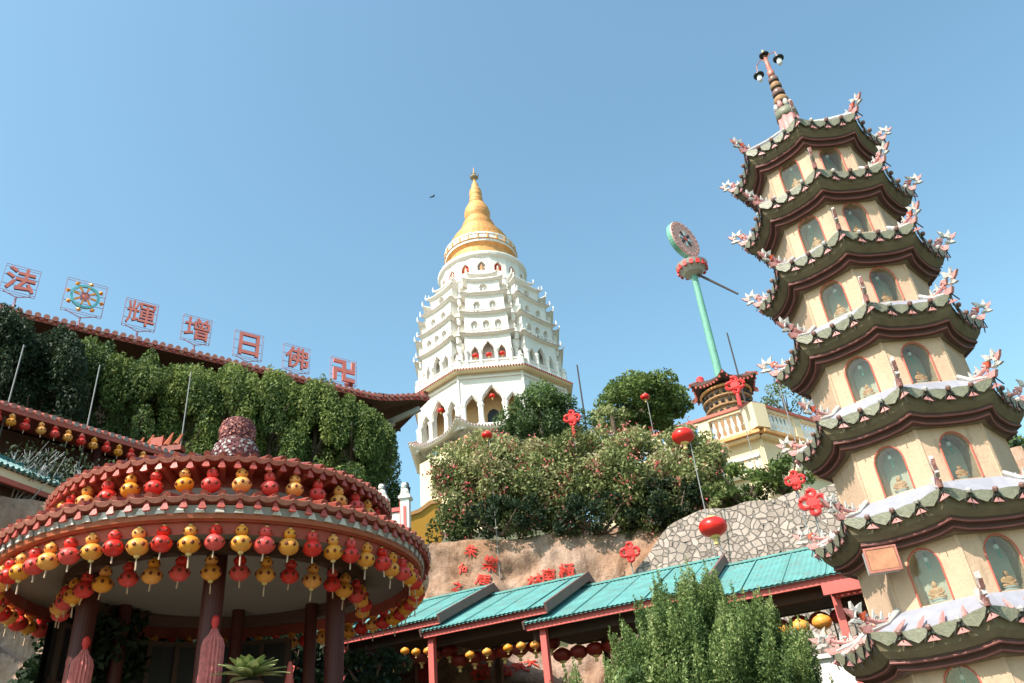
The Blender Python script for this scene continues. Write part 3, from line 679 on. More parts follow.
PP = [Vector((1.88*math.cos(a), 1.88*math.sin(a), 0)) for a in PILL] + [Vector((D*math.sin(R(z)), D*math.cos(R(z)), 0)) - VC for D, z in ((14.3, -27.2), (14.6, -20.3), (14.3, -15.6))]
for i, c in enumerate(PP):
    q = 1 if i < 3 else .75
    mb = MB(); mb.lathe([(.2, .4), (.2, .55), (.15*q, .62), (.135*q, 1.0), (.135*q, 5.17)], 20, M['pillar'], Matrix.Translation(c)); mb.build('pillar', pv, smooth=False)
# column tassels: pale-red knitted covers hanging on front columns
TLS = .06
def column_tassel(i, lab):
    c = VC + PP[i]
    tdir = (Vector((0, 0, 0)) - c); tdir.z = 0; tdir.normalize(); lft = Vector((tdir.y, -tdir.x, 0))
    c = c + (tdir*.14 - lft*TLS)
    root = empty('tassel_banner', (c.x, c.y, 4.22), label=lab, cat='tassel', group='long tassels tied to the pavilion columns')
    mb = MB(); mb.lathe([(.02, .0), (.045, -.03), (.05, -.09), (.03, -.14), (.035, -.2)], 10, M['knotred'], Matrix.Translation((0, 0, .0))); mb.build('tassel_knot', root, smooth=True)
    mb = MB(); mb.lathe([(.035, -.16), (.06, -.22), (.11, -.29), (.128, -.36), (.13, -.9), (.13, -1.5), (.135, -2.6)], 36, M['bannerp'], rf=lambda a, z: 1 + .08*math.cos(18*a)); mb.build('tassel_skirt', root)
column_tassel(0, 'long pink-red fringed tassel tied to the leftmost front column of the round pavilion')
column_tassel(1, 'long pink-red fringed tassel tied to the middle front column of the round pavilion')

# added dark screen that blackens the shaded space at the pavilion's back
mb = MB(); ang = [NP + PI + R(a_) for a_ in range(-32, 84, 6)]
q_ = lambda r_, z_: [(r_*math.cos(a_), r_*math.sin(a_), z_) for a_ in ang]
mb.loft([q_(2.25, .4), q_(2.25, 4.72), q_(2.33, 4.72), q_(2.33, .4)], M['black'], closed=False)
for a_ in ang[::2]: mb.beam((2.22*math.cos(a_), 2.22*math.sin(a_), .4), (2.22*math.cos(a_), 2.22*math.sin(a_), 4.74), .08, .08, M['brown'], (math.cos(a_), math.sin(a_), 0))
for z_ in (4.7, 3.9, 2.6): mb.loft([q_(2.2, z_), q_(2.2, z_ + .08), q_(2.26, z_ + .08)], M['brown'], closed=False)
mb.build('added_shade_screen', pv)
# gourd lanterns
def gourd(colour):
    m = M['lred'] if colour == 'red' else M['lyel']
    def globe(name, r, zc, sq, nmk):
        g = MB()
        g.lathe([(.012, zc + r*sq)] + [(r*math.sin(PI*i/10), zc + r*sq*math.cos(PI*i/10)) for i in range(1, 10)] + [(.012, zc - r*sq)], 16, m, rf=lambda a, z: 1 + .025*math.cos(8*a))
        for i in range(nmk):
            a = 2*PI*i/nmk + .2; d = Vector((math.cos(a), math.sin(a), 0)); t = Vector((-math.sin(a), math.cos(a), 0))
            T = rotmap(d*(r*1.03) + Vector((0, 0, zc)), t, d, Vector((0, 0, 1)))
            g.prism([(r*.17*math.cos(2*PI*j/8), r*.2*math.sin(2*PI*j/8)) for j in range(8)], .012, M['lmark'], T)
        return g
    up_ = globe('u', .098, -.14, .92, 6); lo_ = globe('l', .158, -.335, .84, 8)
    up_.lathe([(.03, -.035), (.035, -.05), (.02, -.06)], 8, M['lgold']); up_.tube([(0, 0, 0), (0, 0, -.04)], .006, M['darkwire'], 4)
    root = empty('gourd_lantern'); a = up_.build('upper_globe', root, smooth=True); b = lo_.build('lower_globe', root, smooth=True)
    t = MB(); t.lathe([(.04, -.455), (.045, -.48), (.03, -.5), (.012, -.505)], 8, M['lgold']); t.tube([(0, 0, -.5), (0, 0, -.56), (.0, 0, -.68)], [.006, .012, .014], M['tassel'], 5); t.build('tassel', root)
    return root
GP = {'red': gourd('red'), 'yellow': gourd('yellow')}; GU = {'red': False, 'yellow': False}
TASS = {}
def place_gourd(loc, colour, label, group, s=1.0, short=False, nop=False):
    src = GP[colour]
    o = copy_tree(src) if GU[colour] else src
    GU[colour] = True
    o.location = loc; o.scale = (s, s, s); o.rotation_euler = (random.uniform(-.09, .09), random.uniform(-.09, .09), random.uniform(0, 6))
    tag(o, label, 'lantern', group)
    if short:
        for ch in o.children:
            if ch.name.startswith('tassel'): ch.scale = (1, 1, .86)
    return o
def ring_lanterns(rad, z, n, ph, desc, group, start=0, front_only=False):
    items = []
    for i in range(n):
        a = NP + ph + 2*PI*i/n; p = VC + Vector((rad*math.cos(a), rad*math.sin(a), z))
        front = math.cos(a - NP) > -.05; items.append((math.atan2(p.x, p.y), p, 'red' if (i + start) % 2 else 'yellow', front, a))
    fr = sorted([t for t in items if t[3]], key=lambda t: t[0]); cnt = {'red': 0, 'yellow': 0}
    for t in fr:
        cnt[t[2]] += 1
        place_gourd(t[1], t[2], '%s %s gourd lantern from the left in the %s' % (ORD[cnt[t[2]]-1], t[2], desc), group, random.uniform(.75, .82), short=random.random() < .4)
    if not front_only:
        for t in items:
            if not t[3]: place_gourd(t[1], t[2], '%s gourd lantern on the shaded far side of the %s' % (t[2], desc), group + ', %s ones on the far side' % t[2], random.uniform(.79, .86))
ring_lanterns(2.94, 5.12, 62, R(3.2), 'row along the pavilion rim', 'gourd lanterns round the pavilion rim')
ring_lanterns(2.12, 5.0, 38, R(5), 'inner row under the pavilion ceiling', 'gourd lanterns under the pavilion ceiling', 1, True)
ring_lanterns(2.42, 6.07, 42, R(2.5), 'upper row between the pavilion eaves', 'gourd lanterns between the pavilion eaves', 0)

# ================================================================ TEAL ROOFED WALKWAY
WA = Vector((-2.51, 17.8, -.07)); WD = Vector((.912, -.41, 0)).normalized(); WN = Vector((.41, .912, 0)).normalized()
def W(s, n_, z): return WA + WD*s + WN*n_ + Vector((0, 0, z))
wk = empty('covered_walkway', W(0, 1.5, 0), label='stepped covered walkway with teal sheet roofs, coral fascias and coral posts below the rock', cat='walkway')
inv = Matrix.Translation(-W(0, 1.5, 0))
SEG = [(-7.6, -2.75, 5.86), (-3.2, .42, 5.62), (-.0, 2.93, 5.39), (2.44, 6.12, 5.12), (5.75, 8.6, 4.92), (8.35, 11.5, 4.66)]
slope = 1.08/2.5
for i, (s0, s1, z) in enumerate(SEG):
    mb = MB(); w0 = -.12; w1 = 2.5; w2 = 4.2
    zr = lambda n_: z + .02 + slope*(n_) if n_ <= 2.5 else z + .02 + slope*2.5 - slope*(n_ - 2.5)
    # corrugated sheet: slightly wavy edge
    N = max(8, int((s1 - s0)/.05)); top = [[], [], []]; th = .03
    for j in range(N + 1):
        s = s0 + (s1 - s0)*j/N; wv = .010*math.cos(j*PI)
        for q, n_ in enumerate((w0, w1, w2)): top[q].append(W(s, n_, zr(n_) + .1 + wv))
    mb.loft(top, M['teal'], inv, closed=False)
    mb.loft([[p - Vector((0, 0, th)) for p in r_] for r_ in top], M['teal'], inv, closed=False)
    for k in range(int((s1 - s0)/.75) + 1):   # lapped sheet seams
        s = s0 + .3 + k*.75
        if s < s1 - .05: mb.beam(inv @ W(s, w0, zr(w0) + .118), inv @ W(s, w1, zr(w1) + .118), .02, .014, M['teal'])
    mb.beam(inv @ W(s0, w1, zr(w1) + .12), inv @ W(s1, w1, zr(w1) + .12), .12, .04, M['teal'])
    ro = mb.build('roof_sheet', wk)
    mb = MB(); mb.beam(inv @ W(s0, -.02, z), inv @ W(s1, -.02, z), .05, .15, M['fascia']); mb.build('fascia', wk)
    mb = MB(); mb.beam(inv @ W(s1 + .02, w0, zr(w0) + .05), inv @ W(s1 + .02, w1 + .08, zr(w1) + .1), .05, .19, M['barge'], (0, 0, 1)); mb.build('bargeboard', wk)
    mb = MB(); mb.beam(inv @ W(s1 + .02, w1, zr(w1) + .09), inv @ W(s1 + .02, w2, zr(w2) + .06), .045, .19, M['barge']); mb.build('bargeboard', wk)
    mb = MB(); mb.beam(inv @ W(s0 - .02, w0, zr(w0) + .05), inv @ W(s0 - .02, w1, zr(w1) + .05), .04, .15, M['barge']); mb.build('bargeboard', wk)
    mb = MB()
    for k in range(int((s1 - s0)/.6) + 1):
        s = min(s1 - .05, s0 + .1 + k*.6); mb.beam(inv @ W(s, 0, zr(0) + .01), inv @ W(s, w1, zr(w1) + .01), .05, .09, M['brown'])
    mb.beam(inv @ W(s0, .35, z - .12), inv @ W(s1, .35, z - .12), .12, .2, M['brown']); mb.beam(inv @ W(s0, 2.6, z + .1), inv @ W(s1, 2.6, z + .1), .1, .2, M['brown'])
    mb.box(tuple(inv @ W((s0+s1)/2, 1.3, z - .05)), (s1 - s0 - .1, 1.6, .03), M['brown'], rz=math.atan2(WD.y, WD.x))
    mb.build('rafters', wk)
posts = [(-6.5, 5.86), (-3.6, 5.86), (-2.2, 5.62), (.12, 5.5), (2.75, 5.3), (5.75, 5.1), (8.35, 4.8), (11.2, 4.6)]
for s, z in posts:
    mb = MB(); mb.box(tuple(inv @ W(s, .12, (z - .1 + .3)/2)), (.13, .13, z - .4), M['fascia'], rz=math.atan2(WD.y, WD.x)); mb.build('post', wk)
    mb = MB(); mb.box(tuple(inv @ W(s + .5, 2.2, (z - .1 + .3)/2)), (.13, .13, z - .4), M['brown2'], rz=math.atan2(WD.y, WD.x)); mb.build('post', wk)
# coral tie board at the far right
mb = MB(); mb.beam(inv @ W(8.2, -.25, 4.72), inv @ W(9.0, -.25, 4.72), .05, .2, M['fascia']); mb.build('fascia', wk)

# round festival lanterns
def round_lantern(r, colour='lscarlet'):
    root = empty('round_lantern')
    g = MB(); g.lathe([(.2*r, .62*r)] + [(r*math.sin(PI*i/12), r*.72*math.cos(PI*i/12)) for i in range(2, 11)] + [(.2*r, -.66*r)], 24, M[colour], rf=lambda a, z: 1 + .02*math.cos(12*a)); g.build('shade', root, smooth=True)
    g = MB(); g.lathe([(.3*r, .6*r), (.34*r, .66*r), (.3*r, .76*r)], 16, M['lgold']); g.build('rim', root); g = MB(); g.lathe([(.3*r, -.8*r), (.4*r, -.72*r), (.36*r, -.62*r)], 16, M['lgold']); g.build('rim', root)
    g = MB(); g.tube([(0, 0, -.75*r), (0, 0, -1.25*r)], [.14*r, .2*r], M['lgold'], 10); g.build('fringe', root)
    return root
def hang_round(loc, r, label, group=None, colour='lscarlet'):
    o = round_lantern(r, colour); o.location = loc; tag(o, label, 'lantern', group); return o
# lanterns on poles
def pole_lantern(px, py, D, r, base_px, lab, plab, off=.35):
    c = P(px, py, D); hang_round(c, r, lab, 'round red lanterns on poles')
    pb = P(base_px[0], base_px[1], D); g = min(terrxy(pb.x, pb.y), pb.z) - .3
    mb = MB(); mb.tube([(pb.x, pb.y, g), (pb.x, pb.y, c.z + r*1.05), ], .015, M['steel'], 6); mb.tube([(pb.x, pb.y, c.z + r*1.03), (c.x, c.y, c.z + r*1.03), (c.x, c.y, c.z + r*.7)], .014, M['steel'], 6)
    o = mb.build('lantern_pole', label=plab, cat='pole', group='poles carrying the round lanterns'); return o
pole_lantern(683, 436, 20.3, .3, (691, 446), 'round red lantern on a pole in front of the flowering hedge', 'thin pole carrying the red lantern in front of the hedge')
pole_lantern(713, 527, 19.5, .34, (719, 540), 'large round red lantern on a pole in front of the stone wall', 'thin pole carrying the red lantern before the stone wall')
pole_lantern(645, 397, 27.0, .17, (647, 400), 'small round red lantern against the rounded green tree', 'thin pole carrying the small lantern by the rounded tree')
pole_lantern(487, 435, 23.0, .17, (489, 437), 'small red drum lantern in front of the white pagoda base', 'thin pole carrying the small lantern before the white pagoda')
# rows of lanterns under the walkway, the red ones coloured darker as shade
cnt = 0
ny = 0; nr = 0
for (s0, s1, z) in SEG[:5]:
    s = s0 + .3
    while s < s1 - .15:
        hang_round(W(s, .95, z - .46), .19, '%s shade-darkened red lantern from the left under the teal walkway roofs' % ORD[nr], 'red lanterns in the row under the walkway', 'lred_shaded'); nr += 1; s += .37
for k, (px, py) in enumerate([(405, 651), (416, 652), (428, 651), (508, 648), (521, 646), (535, 645), (762, 640), (780, 632), (800, 627), (822, 622), (470, 655), (487, 652)]):
    r_ = ray(px, py); # on the plane n=.25
    o = P(px, py, 10); dn = (o - Vector((0, 0, CAMZ))); dn.z = 0
    t = ((WA + WN*.22).dot(WN)) / (o.x*WN.x + o.y*WN.y); pt = Vector((o.x*t, o.y*t, CAMZ + (o.z - CAMZ)*t))
    hang_round(pt, .1 if px < 700 else .17, '%s yellow lantern from the left under the walkway eave' % ORD[[405, 416, 428, 470, 487, 508, 521, 535, 762, 780, 800, 822].index(px)], 'yellow lanterns under the walkway eave', 'lyel')

# ================================================================ STONE RETAINING WALL
def rw(az, r, z): return (r*math.sin(R(az)), r*math.cos(R(az)), z)
mb = MB(); N = 60; za = lambda az: 5.7 + 2.63*sm(3.0, 12.0, az)**.8 + .04*math.sin(az*2.1); azz = [5.4 + 26.8*i/N for i in range(N + 1)]
mb.loft([[rw(a, 20.0, 1.2) for a in azz], [rw(a, 20.6, 5.2) for a in azz], [rw(a, 21.1, za(a)) for a in azz], [rw(a, 21.6, za(a) + .02) for a in azz], [rw(a, 21.7, 1.2) for a in azz]], M['stone'], closed=False)
mb.build('stone_wall', label='retaining wall of irregular pale stones with dark mortar behind the walkway', cat='wall')

# ================================================================ ROCK INSCRIPTIONS (red carved characters)
def inscribe(chars, lab):
    kids = []
    for ch, px, py, size, tilt in chars:
        me = text_mesh(ch, size, .006, M['redpaint'], .008)
        d = ray(px, py).normalized(); hit, nrm, idx, dist = ROCKBVH.ray_cast(Vector((0, 0, CAMZ)), d)
        if hit is None: continue
        # smooth normal from the wide neighbourhood
        e = .5; hx = ROCKBVH.ray_cast(Vector((0, 0, CAMZ)), ray(px + 12, py).normalized())[0]; hy = ROCKBVH.ray_cast(Vector((0, 0, CAMZ)), ray(px, py - 12).normalized())[0]
        if hx is None or hy is None: continue
        zz = (hx - hit).cross(hy - hit).normalized()
        if zz.dot(d) > 0: zz = -zz
        zz = (zz - d*.5).normalized()
        x = (hx - hit); x = (x - zz*x.dot(zz)).normalized(); y = zz.cross(x)
        T = rotmap(hit, x, y, zz) @ Matrix.Rotation(tilt, 4, 'Z')
        allv = MB(); base = 0; kids.append((allv, hit))
        k = allv.mi(M['redpaint'])
        for v in me.vertices:
            p = T @ Vector((v.co.x, v.co.y, 0)); h = ROCKBVH.ray_cast(p + zz*1.2, -zz)
            q = h[0] if h[0] is not None and (h[0] - p).length < 1.1 else p
            allv.v.append(tuple(q + zz*(.03 + (.012 if v.co.z > 0 else 0))))
        for f in me.polygons: allv.f.append(tuple(i + base for i in f.vertices)); allv.m.append(k)
    o0 = kids[0][1]; root = empty('rock_inscription', o0, label=lab, cat='inscription', group='red inscriptions on the rock')
    for a_, h_ in kids: a_.v = [tuple(Vector(v) - o0) for v in a_.v]; a_.build('character', root)
inscribe([('青', 497, 549, .46, -.25), ('樂', 490, 565, .46, -.25), ('居', 483, 581, .46, -.25)], 'column of large red carved characters left of centre on the tall rock')
inscribe([('朱', 471, 552, .36, -.2), ('何', 464, 570, .36, -.2), ('之', 457, 588, .3, -.2)], 'column of smaller faint red characters beside the large carved column')
inscribe([('林', 535, 582, .46, .05), ('南', 549, 577, .42, .05), ('極', 567, 573, .48, .05)], 'row of red carved characters just above the middle teal roof')
inscribe([('極', 481, 674, .55, 0), ('臨', 504, 672, .48, 0), ('見', 520, 668, .48, 0), ('大', 531, 664, .4, 0)], 'row of red characters on the rock seen under the middle walkway roof')
inscribe([('福', 423, 663, .45, 0), ('善', 422, 678, .45, 0)], 'red characters on the rock beside the second coral post')
# ================================================================ WHITE PAGODA (far)
WP = Vector((-2.05, 58.0, 0)); wp = empty('white_pagoda', WP, label='tall white tiered pagoda with arcades and a golden dome and spire on the hill', cat='pagoda')
TOCAM = math.atan2(-WP.y, -WP.x)
def facemat(k, n, ap): # matrix for face k of n-gon, local x along, -y outward
    am = TOCAM + k*2*PI/n; o_ = Vector((math.cos(am), math.sin(am), 0)); t_ = Vector((-math.sin(am), math.cos(am), 0))
    return rotmap(o_*ap, t_, -o_, Vector((0, 0, 1)))
def column(mb, T, x, y, z0, z1, r, m):
    Tt = T @ Matrix.Translation((x, y, 0)); mb.lathe([(r*1.5, z0), (r*1.5, z0+.15), (r, z0+.25), (r*.95, z1-.3), (r*1.25, z1-.2), (r*1.5, z1-.1), (r*1.5, z1)], 10, m, Tt)
# core and base
mb = MB(); mb.loft([octring(6.3, 8, 0, 0, 1, 8, TOCAM + PI/8), octring(6.3, 25.4, 0, 0, 1, 8, TOCAM + PI/8)], M['cream'])
mb.build('base_wall', wp)
def skirt(zE, rE, rI, rise, lift, name, tm, edge=True):
    mb = MB(); a0 = TOCAM + PI/8
    mb.loft([octring(rI - .3, zE - .1, 0, 0, 8, 8, a0), octring(rE - .1, zE - .12, lift, lift*.3, 8, 8, a0), octring(rE, zE, lift, lift*.3, 8, 8, a0), octring(rE - .05, zE + .1, lift, lift*.3, 8, 8, a0), octring(rI, zE + rise, 0, 0, 8, 8, a0)], tm[0])
    rg = octring(rE + .02, zE, lift, lift*.3, 24, 8, a0)
    for i, p in enumerate(rg):
        d = Vector((p[0], p[1], 0)).normalized(); q = Vector(p)
        mb.tube([q + Vector((0, 0, .05)) + d*.03, q*1.0 - d*.7 + Vector((0, 0, .05 + rise*.5))], [.085, .07], tm[1], 6)
    return mb.build(name, wp)
skirt(26.2, 6.95, 6.1, .5, .75, 'lower_skirt_roof', (M['whiteb'], M['tilegrey']))
skirt(30.95, 6.85, 6.1, .25, .0, 'upper_skirt_roof', (M['cream'], M['tile']))
# main arcade storey z 26.3..30.9, octagon apothem 5.65
ap = 5.75; half = 5.75*math.tan(PI/8)
for k in range(8):
    T = facemat(k, 8, ap); mb = MB()
    ops = [(-1.5, .48, 26.7, 28.2, .75, 'ogee'), (0, .72, 26.7, 28.5, 1.15, 'ogee'), (1.5, .48, 26.7, 28.2, .75, 'ogee')]
    arch_wall(mb, T, -half, half, 26.3, 30.9, ops, M['white'], .35, 12, M['whiteb'])
    for cx, hw, zb, zs, rise, kd in ops:   # raised hood mould
        n2 = 12; pts = []
        for i in range(n2 + 1):
            u = -1 + 2*i/n2; hgt = rise*1.1*(.55*math.sqrt(max(0, 1-u*u)) + .3*(1-abs(u))**2 + .15*(1-abs(u))); pts.append((cx + u*(hw + .1), -.05, zs + hgt + .08))
        mb.tube(pts, .07, M['whiteb'], 5, T)
    for x in (-half + .12, -.98, -.82, .82, .98, half - .12, -2.1, 2.1): column(mb, T, x, -.12, 26.6, 28.25, .12, M['whiteb'])
    mb.box((0, -.12, 26.45), (2*half + .1, .4, .3), M['whiteb'], T); mb.box((0, -.06, 30.5), (2*half, .14, .12), M['whiteb'], T)
    mb.box((half - .02, -.02, 29.2), (.16, .16, 3.3), M['whiteb'], T)
    mb.build('arcade_wall', wp)
    mb = MB(); T2 = facemat(k, 8, ap - 1.3); h2 = (ap - 1.3)*math.tan(PI/8)
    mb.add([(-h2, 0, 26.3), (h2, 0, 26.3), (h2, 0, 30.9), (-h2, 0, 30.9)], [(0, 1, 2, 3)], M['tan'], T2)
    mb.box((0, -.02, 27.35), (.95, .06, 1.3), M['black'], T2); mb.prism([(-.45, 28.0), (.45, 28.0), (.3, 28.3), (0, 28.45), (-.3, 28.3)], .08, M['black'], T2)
    mb.build('inner_wall', wp)
    if k in (0, 7, 1):
        c = WP + (facemat(k, 8, ap - .15) @ Vector((0, 0, 28.95))); hang_round(c, .24, 'tiny red lantern in the central arch of the %s face of the white pagoda arcade' % {0: 'front', 7: 'left', 1: 'right'}[k], 'lanterns in the white pagoda arches')
# balcony floor and parapet
mb = MB(); mb.loft([octring(6.3, 31.15, 0, 0, 1, 8, TOCAM + PI/8), octring(6.55, 31.2, 0, 0, 1, 8, TOCAM + PI/8), octring(6.55, 31.35, 0, 0, 1, 8, TOCAM + PI/8), octring(6.3, 31.36, 0, 0, 1, 8, TOCAM + PI/8), octring(6.3, 31.85, 0, 0, 1, 8, TOCAM + PI/8), octring(6.38, 31.86, 0, 0, 1, 8, TOCAM + PI/8), octring(6.38, 31.96, 0, 0, 1, 8, TOCAM + PI/8), octring(6.1, 31.96, 0, 0, 1, 8, TOCAM + PI/8), octring(6.1, 31.36, 0, 0, 1, 8, TOCAM + PI/8), octring(.1, 31.3, 0, 0, 1, 8, TOCAM + PI/8)], M['whiteb'])
for k in range(8):
    an = TOCAM + PI/8 + k*PI/4; mb.lathe([(.28, 31.3), (.28, 32.0), (.34, 32.05), (.2, 32.2), (.12, 32.3), (.16, 32.45), (.01, 32.6)], 8, M['whiteb'], Matrix.Translation((6.2*math.cos(an), 6.2*math.sin(an), 0)))
mb.build('balcony', wp)
# core tower behind bays
mb = MB(); mb.loft([octring(r_, z_, 0, 0, 1, 8, TOCAM + PI/8) for r_, z_ in ((5.5, 31.3), (5.45, 34.2), (5.25, 36.2), (4.9, 38.4), (4.4, 40.4), (4.2, 41.2))], M['white'])
for z_, r_ in ((34.2, 5.4), (36.2, 5.1), (38.3, 4.8), (40.3, 4.4)):
    mb.loft([octring(r_ - .2, z_ - .12, 0, 0, 1, 8, TOCAM + PI/8), octring(r_, z_ - .05, 0, 0, 1, 8, TOCAM + PI/8), octring(r_, z_ + .06, 0, 0, 1, 8, TOCAM + PI/8), octring(r_ - .2, z_ + .12, 0, 0, 1, 8, TOCAM + PI/8)], M['whiteb'])
mb.build('core_tower', wp)
# bays on each face: stacked boxes with curved eaves
LV = [(31.35, 34.2, 5.78, 1.78, 3, 'arc'), (34.2, 36.2, 5.68, 1.7, 3, 'win'), (36.2, 38.2, 5.42, 1.55, 2, 'win'), (38.2, 39.9, 4.98, 1.3, 1, 'win'), (39.9, 40.75, 4.45, .95, 1, 'win')]
def curved_eave(mb, T, hw, dep, z, over, m, m2):
    # slab following three free sides with upturned corners; local x along, -y outward
    def rg(o, dz, lift):
        pts = []; x0 = hw + o; y0 = -o; y1 = dep
        for side_ in range(3):
            a, b = [((-x0, y1), (-x0, y0)), ((-x0, y0), (x0, y0)), ((x0, y0), (x0, y1))][side_]
            for j in range(8):
                t = j/8; e = (t**3 if side_ == 0 else ((1-t)**3 if side_ == 2 else abs(2*t-1)**3)); s_ = 1 + .06*e
                pts.append(((a[0] + (b[0]-a[0])*t)*s_, (a[1] + (b[1]-a[1])*t), z + dz + lift*e))
        pts.append((x0, y1, z + dz)); return pts
    L_ = .24
    mb.loft([rg(-.02, -.1, L_*.3), rg(over*.7, -.06, L_), rg(over, .0, L_), rg(over, .07, L_), rg(over*.3, .16, L_*.5), rg(-.05, .3, 0)], m, T, closed=False)
    mb.loft([rg(over*1.02, .0, L_), rg(over*1.06, .035, L_), rg(over*1.02, .08, L_)], m2, T, closed=False)
    for sx in (-1, 1):  # upturned corner finial
        mb.tube([T @ Vector((sx*(hw + over)*1.04, -over, z + .2)), T @ Vector((sx*(hw + over*1.25)*1.04, -over*1.2, z + .38)), T @ Vector((sx*(hw + over*1.2)*1.02, -over*1.15, z + .68))], [.1, .07, .02], M['whiteb'], 5)
for k in range(8):
    for li, (z0, z1, ap2, hw, nw, kd) in enumerate(LV):
        T = facemat(k, 8, ap2); mb = MB(); dep = 1.0
        if kd == 'arc':
            ops = [(-1.02, .3, z0 + .05, z0 + 1.35, .55, 'ogee'), (0, .45, z0 + .05, z0 + 1.5, .8, 'ogee'), (1.02, .3, z0 + .05, z0 + 1.35, .55, 'ogee')]
        else:
            sp_ = 2*hw/nw*.82; ops = [((i - (nw-1)/2)*sp_, .25 if nw > 1 else .3, z0 + .3 if li > 3 else z0 + .45, z0 + (.35 if li > 3 else 1.05), .28, 'round') for i in range(nw)]
        arch_wall(mb, T, -hw, hw, z0, z1, ops, M['white'], .3 if kd == 'arc' else .22, 8, M['whiteb'])
        for sx in (-1, 1):
            if kd == 'arc':
                T3 = T @ rotmap(Vector((sx*hw, dep/2, 0)), Vector((0, sx*1.0, 0)), Vector((-sx*1.0, 0, 0)), Vector((0, 0, 1)))
                arch_wall(mb, T3, -dep/2, dep/2, z0, z1, [(0, .3, z0 + .05, z0 + 1.35, .55, 'ogee')], M['white'], .2, 8, M['whiteb'])
            else: mb.add([(sx*hw, 0, z0), (sx*hw, dep, z0), (sx*hw, dep, z1), (sx*hw, 0, z1)], [(0, 1, 2, 3)], M['white'], T)
        if kd == 'arc':
            for x in (-hw + .1, -.6, .6, hw - .1): column(mb, T, x, -.06, z0, z0 + 1.45, .13, M['whiteb'])
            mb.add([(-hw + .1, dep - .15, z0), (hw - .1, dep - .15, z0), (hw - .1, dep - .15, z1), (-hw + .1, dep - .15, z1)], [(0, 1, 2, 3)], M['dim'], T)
        else:
            mb.add([(-hw + .05, .2, z0 + .1), (hw - .05, .2, z0 + .1), (hw - .05, .2, z1 - .1), (-hw + .05, .2, z1 - .1)], [(0, 1, 2, 3)], M['whiteb'], T)
            for o_ in ops:
                mb.tube([(o_[0] + (o_[1] + .04)*math.cos(PI*i/8), -.03, o_[3] + (o_[4] + .04)*math.sin(PI*i/8)) for i in range(9)], .035, M['whiteb'], 4, T)
                mb.lathe([(.001, .6), (.09, .55), (.11, .2), (.14, 0)], 6, M['grey'], T @ Matrix.Translation((o_[0], .1, o_[2])))
        bay = mb.build('bay', wp)
        mb = MB(); curved_eave(mb, T, hw, dep + .2, z1, .26, M['whiteb'], M['tilegrey'] if li < 3 else M['whiteb']); mb.build('bay_roof', bay)  # lower bay eaves carry a darker edge band imitating shade lines
        if li:
            nn_ = 9; mb = MB()
            for i in range(nn_):
                x = -hw*.98 + 1.96*hw*i/(nn_ - 1); mb.box((x, -.17, z0 + .3), (.08, .08, .36), M['whiteb'], T)
            mb.box((0, -.17, z0 + .5), (2*hw + .1, .12, .07), M['whiteb'], T); mb.box((0, -.17, z0 + .12), (2*hw + .1, .12, .06), M['whiteb'], T); mb.build('railing', bay)
    # re-entrant balcony posts between bays
    an = TOCAM + PI/8 + k*PI/4
    for li, (z_, r_) in enumerate(((34.35, 5.9), (36.3, 5.6), (38.3, 5.25), (40.3, 4.7))):
        c = Vector((r_*math.cos(an), r_*math.sin(an), z_)); mb = MB(); mb.lathe([(.16, -.6), (.2, -.1), (.3, 0), (.14, .12), (.07, .22), (.1, .32), (.01, .5)], 8, M['whiteb'], Matrix.Translation(c)); mb.build('corner_finial', wp)
    c = Vector((5.55*math.cos(an), 5.55*math.sin(an), 31.4)); mb = MB(); mb.lathe([(.22, 0), (.16, .2), (.16, 1.6), (.28, 1.9), (.35, 2.4)], 8, M['whiteb'], Matrix.Translation(c)); mb.build('corner_post', wp)
for k, s_ in ((0, -1.02), (0, 0), (0, 1.02)):
    c = WP + (facemat(k, 8, 5.78 - .1) @ Vector((s_, 0, 32.45))); hang_round(c, .25, 'small red lantern in the %s arch of the upper white pagoda arcade' % {-1.02: 'left', 0: 'middle', 1.02: 'right'}[s_], 'lanterns in the white pagoda arches')
# drum with niches
mb = MB(); mb.lathe([(4.25, 40.9), (4.25, 41.5), (4.0, 41.55), (3.95, 41.3)], 24, M['whiteb'], cap=False)
for k in range(16):
    T = facemat(k, 16, 3.68); h_ = 3.68*math.tan(PI/16) + .005
    arch_wall(mb, T, -h_, h_, 41.2, 43.4, [(0, .36, 41.75, 42.35, .55, 'ogee')], M['white'], .25, 8, M['whiteb'])
    mb.add([(-.4, .24, 41.6), (.4, .24, 41.6), (.4, .24, 43.1), (-.4, .24, 43.1)], [(0, 1, 2, 3)], M['redpaint'] if k not in (0, 4, 8, 12) else M['grey'], T)
    mb.lathe([(.22, 0), (.25, .12), (.12, .3), (.17, .5), (.08, .62), (.1, .72), (.001, .85)], 8, M['statue'], T @ Matrix.Translation((0, .12, 41.78)))
mb.lathe([(3.7, 43.3), (3.95, 43.5), (4.0, 43.7), (3.95, 43.8), (3.5, 43.95), (3.5, 44.15), (3.3, 44.2), (3.0, 44.0)], 32, M['whiteb'], cap=False)
mb.build('drum', wp)
mb = MB(); mb.lathe([(3.0, 43.9), (2.95, 45.2), (3.2, 45.5)], 32, M['gold'], cap=False)
mb.build('gold_drum', wp)
mb = MB(); mb.lathe([(2.9, 45.3), (3.2, 45.5), (3.25, 45.75), (3.2, 46.25), (3.27, 46.3), (3.27, 46.45), (3.1, 46.45), (2.8, 46.3)], 32, M['whiteb'], cap=False)
for k in range(24):
    a = k*PI/12; mb.box((3.27*math.cos(a), 3.27*math.sin(a), 46.0), (.1, .12, .5), M['gold'], rz=a)
mb.lathe([(3.28, 45.72), (3.32, 45.78), (3.28, 45.84)], 32, M['gold'], cap=False)
mb.build('dome_balcony', wp)
